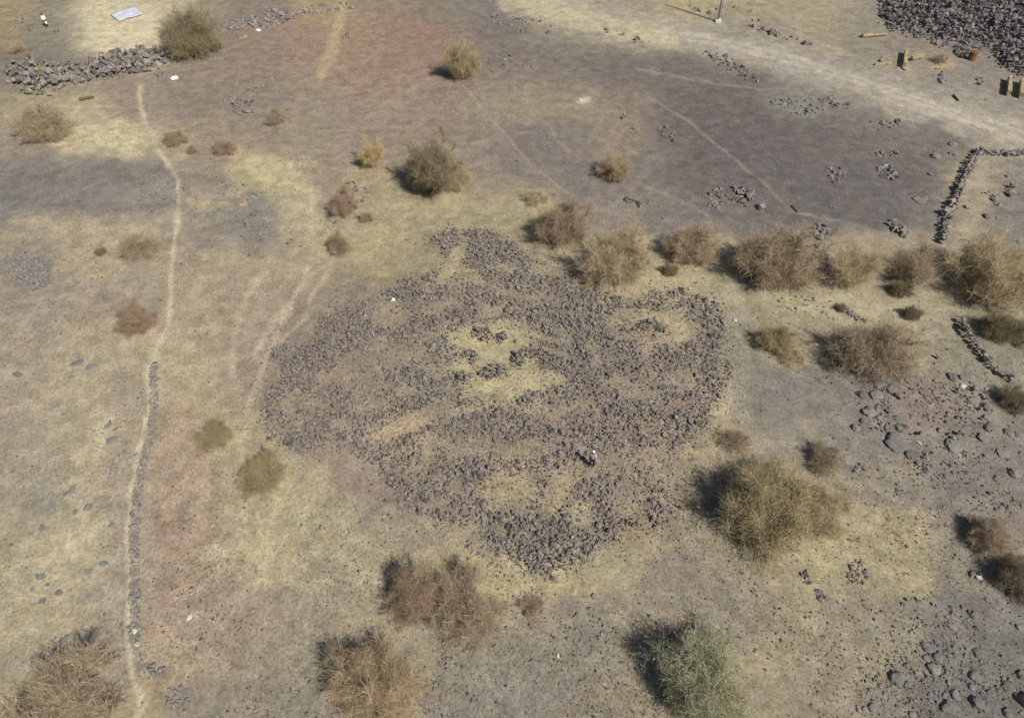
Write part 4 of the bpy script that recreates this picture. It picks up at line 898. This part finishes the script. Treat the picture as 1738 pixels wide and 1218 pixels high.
lump('white_stone', 232, 1093, 4.5, 'pale_rock', 'lower one of two pale stones beside the footpath near the bottom', 'stone', (.8, 1, .6), 10)
lump('white_stone', 322, 1047, 5, 'pale_rock', 'pale stone on the reddish ground right of the path edging', 'stone', (1, .8, .4), 11)
lump('white_stone', 984, 170, 4, 'pale_rock', 'pale stone alone on the brown flat, upper middle', 'stone', (1, .8, .5), 12)
lump('white_stone', 1674, 660, 4, 'pale_rock', 'white stone between the boulder ring and the leaning wall', 'stone', (1, .6, .5), 13)
lump('white_stone', 1660, 980, 6, 'pale_rock', 'white topped rock left of the dark bush at the right edge', 'rock', (.7, 1, .8), 14)
lump('dark_stone', 1650, 975, 6, 'boulder', 'grey rock touching the white topped rock near the right edge', 'rock', (.8, 1, .7), 15)
lump('white_stone', 556, 736, 0.01, 'pale_rock', 'x', 'x') if False else None
lump('white_stone', 1247, 544, 4, 'pale_rock', 'pale stone at the right rim of the mound', 'stone', (1, .8, .5), 16)
lump('white_stone', 947, 1112, 3.5, 'pale_rock', 'pale stone on the bare ground left of the green bush', 'stone', (1, .8, .6), 17)
lump('white_stone', 1559, 751, 5, 'pale_rock', 'white sliver of stone below the middle of the boulder ring', 'stone', (1.2, .4, .4), 18)
lump('dark_stone', 97, 54, 4, 'boulder', 'small dark stone on the grey patch right of the person in white', 'stone', (.8, .8, 1.1), 19)
lump('sand_clod', 1536, 117, 6, 'wood', 'clod of yellow sand at the foot of the thick yellow beam', 'clod', (1, .8, .4), 20)

# ------------------------------------------------------------------ people
def skin_mesh(name, vs, es, rad, sub=2):
    me = bpy.data.meshes.new(name+'_rig'); me.from_pydata(vs, es, []); me.update()
    o = bpy.data.objects.new(name, me); C.objects.link(o); md = o.modifiers.new('s', 'SKIN'); md.use_smooth_shade = True
    for i, r_ in enumerate(rad): me.skin_vertices[0].data[i].radius = (r_, r_) if not isinstance(r_, tuple) else r_
    me.skin_vertices[0].data[0].use_root = True
    o.modifiers.new('d', 'SUBSURF').levels = sub; o.modifiers['d'].render_levels = sub
    dg = bpy.context.evaluated_depsgraph_get(); out = bpy.data.meshes.new_from_object(o.evaluated_get(dg)); out.name = name
    bpy.data.objects.remove(o); return out
def person(base, yaw, label, top, legs_mat, robe, hat):
    J = []; E = []; R = []
    def j(p, r_, par=None):
        J.append(p); R.append(r_); i = len(J)-1
        if par is not None: E.append((par, i))
        return i
    pel = j((0, 0, .93), (.15, .11)); wa = j((0, .01, 1.08), (.135, .095), pel); ch = j((0, 0, 1.28), (.165, .11), wa); nk = j((0, .01, 1.44), (.06, .06), ch)
    hd0 = j((0, .03, 1.52), (.062, .07), nk); hd1 = j((0, .03, 1.60), (.08, .095), hd0); hd2 = j((0, .02, 1.69), (.06, .07), hd1)
    for s in (-1, 1):
        sh_ = j((s*.17, 0, 1.37), .062, ch); el = j((s*.23, -.02, 1.10), .043, sh_); wr = j((s*.22, .10, .87), .028, el); pa = j((s*.215, .13, .80), (.02, .036), wr)
        for q in range(4): f0 = j((s*.215, .115+.02*q, .745-.004*abs(q-1.5)), .009, pa); j((s*.200, .125+.02*q, .705-.006*abs(q-1.5)), .007, f0)
        t0 = j((s*.205, .175, .79), .010, pa); j((s*.195, .19, .75), .008, t0)
        hp = j((s*.09, 0, .88), .088, pel); kn = j((s*.10, .03+s*.05, .48), .060, hp); an = j((s*.11, -.02+s*.06, .09), .042, kn); j((s*.12, .13+s*.06, .03), .036, an)
    bme = skin_mesh('person', J, E, R); bme.materials.append(M['skin'])
    body = bpy.data.objects.new('person', bme); C.objects.link(body); body.location = base; body.rotation_euler = (0, 0, yaw); tag(body, label, 'person'); body.scale = (.9, .9, .96)
    # garments over the body
    J2, E2, R2 = [], [], []
    def k(p, r_, par=None):
        J2.append(p); R2.append(r_); i = len(J2)-1
        if par is not None: E2.append((par, i))
        return i
    c0 = k((0, .0, 1.26), (.185, .13)); c1 = k((0, .01, 1.08), (.16, .12), c0); c2 = k((0, 0, .90), (.175, .135), c1); k((0, 0, 1.41), (.09, .075), c0)
    if robe: c3 = k((0, 0, .6), (.19, .16), c2); k((0, 0, .30), (.22, .19), c3)
    for s in (-1, 1):
        a = k((s*.175, 0, 1.37), .08, c0); b = k((s*.232, -.02, 1.10), .062, a); k((s*.225, .06, .95), .05, b)
    g_ = skin_mesh('shirt', J2, E2, R2); g_.materials.append(M[top]); o = bpy.data.objects.new('robe' if robe else 'shirt', g_); C.objects.link(o); o.parent = body
    J2, E2, R2 = [], [], []
    r0 = k((0, 0, .93), (.165, .125))
    for s in (-1, 1):
        a = k((s*.09, 0, .86), .105, r0); b = k((s*.10, .03+s*.05, .48), .078, a); k((s*.11, -.02+s*.06, .13), .066, b)
    g_ = skin_mesh('trousers', J2, E2, R2); g_.materials.append(M[legs_mat]); o = bpy.data.objects.new('trousers', g_); C.objects.link(o); o.parent = body
    # face details and hair
    for s in (-1, 1):
        bm = bmesh.new(); bmesh.ops.create_uvsphere(bm, u_segments=10, v_segments=8, radius=.012, matrix=Matrix.Translation((s*.032, .122, 1.605))); bm_obj('eye', bm, M['hair'], body)
        bm = bmesh.new(); bmesh.ops.create_uvsphere(bm, u_segments=10, v_segments=8, radius=1, matrix=Matrix.Translation((s*.085, .025, 1.59))@Matrix.Diagonal((.012, .022, .034, 1))); bm_obj('ear', bm, M['skin'], body)
    bm = bmesh.new(); bmesh.ops.create_cone(bm, segments=8, radius1=.018, radius2=.007, depth=.05, cap_ends=True, matrix=Matrix.Translation((0, .132, 1.58))@Matrix.Rotation(.35, 4, 'X')); bm_obj('nose', bm, M['skin'], body)
    bm = bmesh.new(); bmesh.ops.create_uvsphere(bm, u_segments=10, v_segments=6, radius=1, matrix=Matrix.Translation((0, .118, 1.535))@Matrix.Diagonal((.026, .01, .007, 1))); bm_obj('mouth', bm, M['rust'], body)
    bm = bmesh.new(); bmesh.ops.create_uvsphere(bm, u_segments=20, v_segments=14, radius=1, matrix=Matrix.Translation((0, .012, 1.652))@Matrix.Diagonal((.094, .112, .10, 1)))
    bmesh.ops.bisect_plane(bm, geom=bm.verts[:]+bm.edges[:]+bm.faces[:], plane_co=(0, 0, 1.62), plane_no=(0, .35, -1), clear_outer=True)
    bm_obj('headcloth' if hat else 'hair', bm, M['white' if hat else 'hair'], body)
    if robe: pass
    return body
person(P(1004, 791), math.radians(150), 'person in a pale top, white head cover and dark trousers standing on the mound', 'pale_cloth', 'trousers', False, True)
person(P(81, 46), math.radians(-140), 'bareheaded person in long white clothes standing on the grey patch at top left', 'white', 'trousers', True, False)
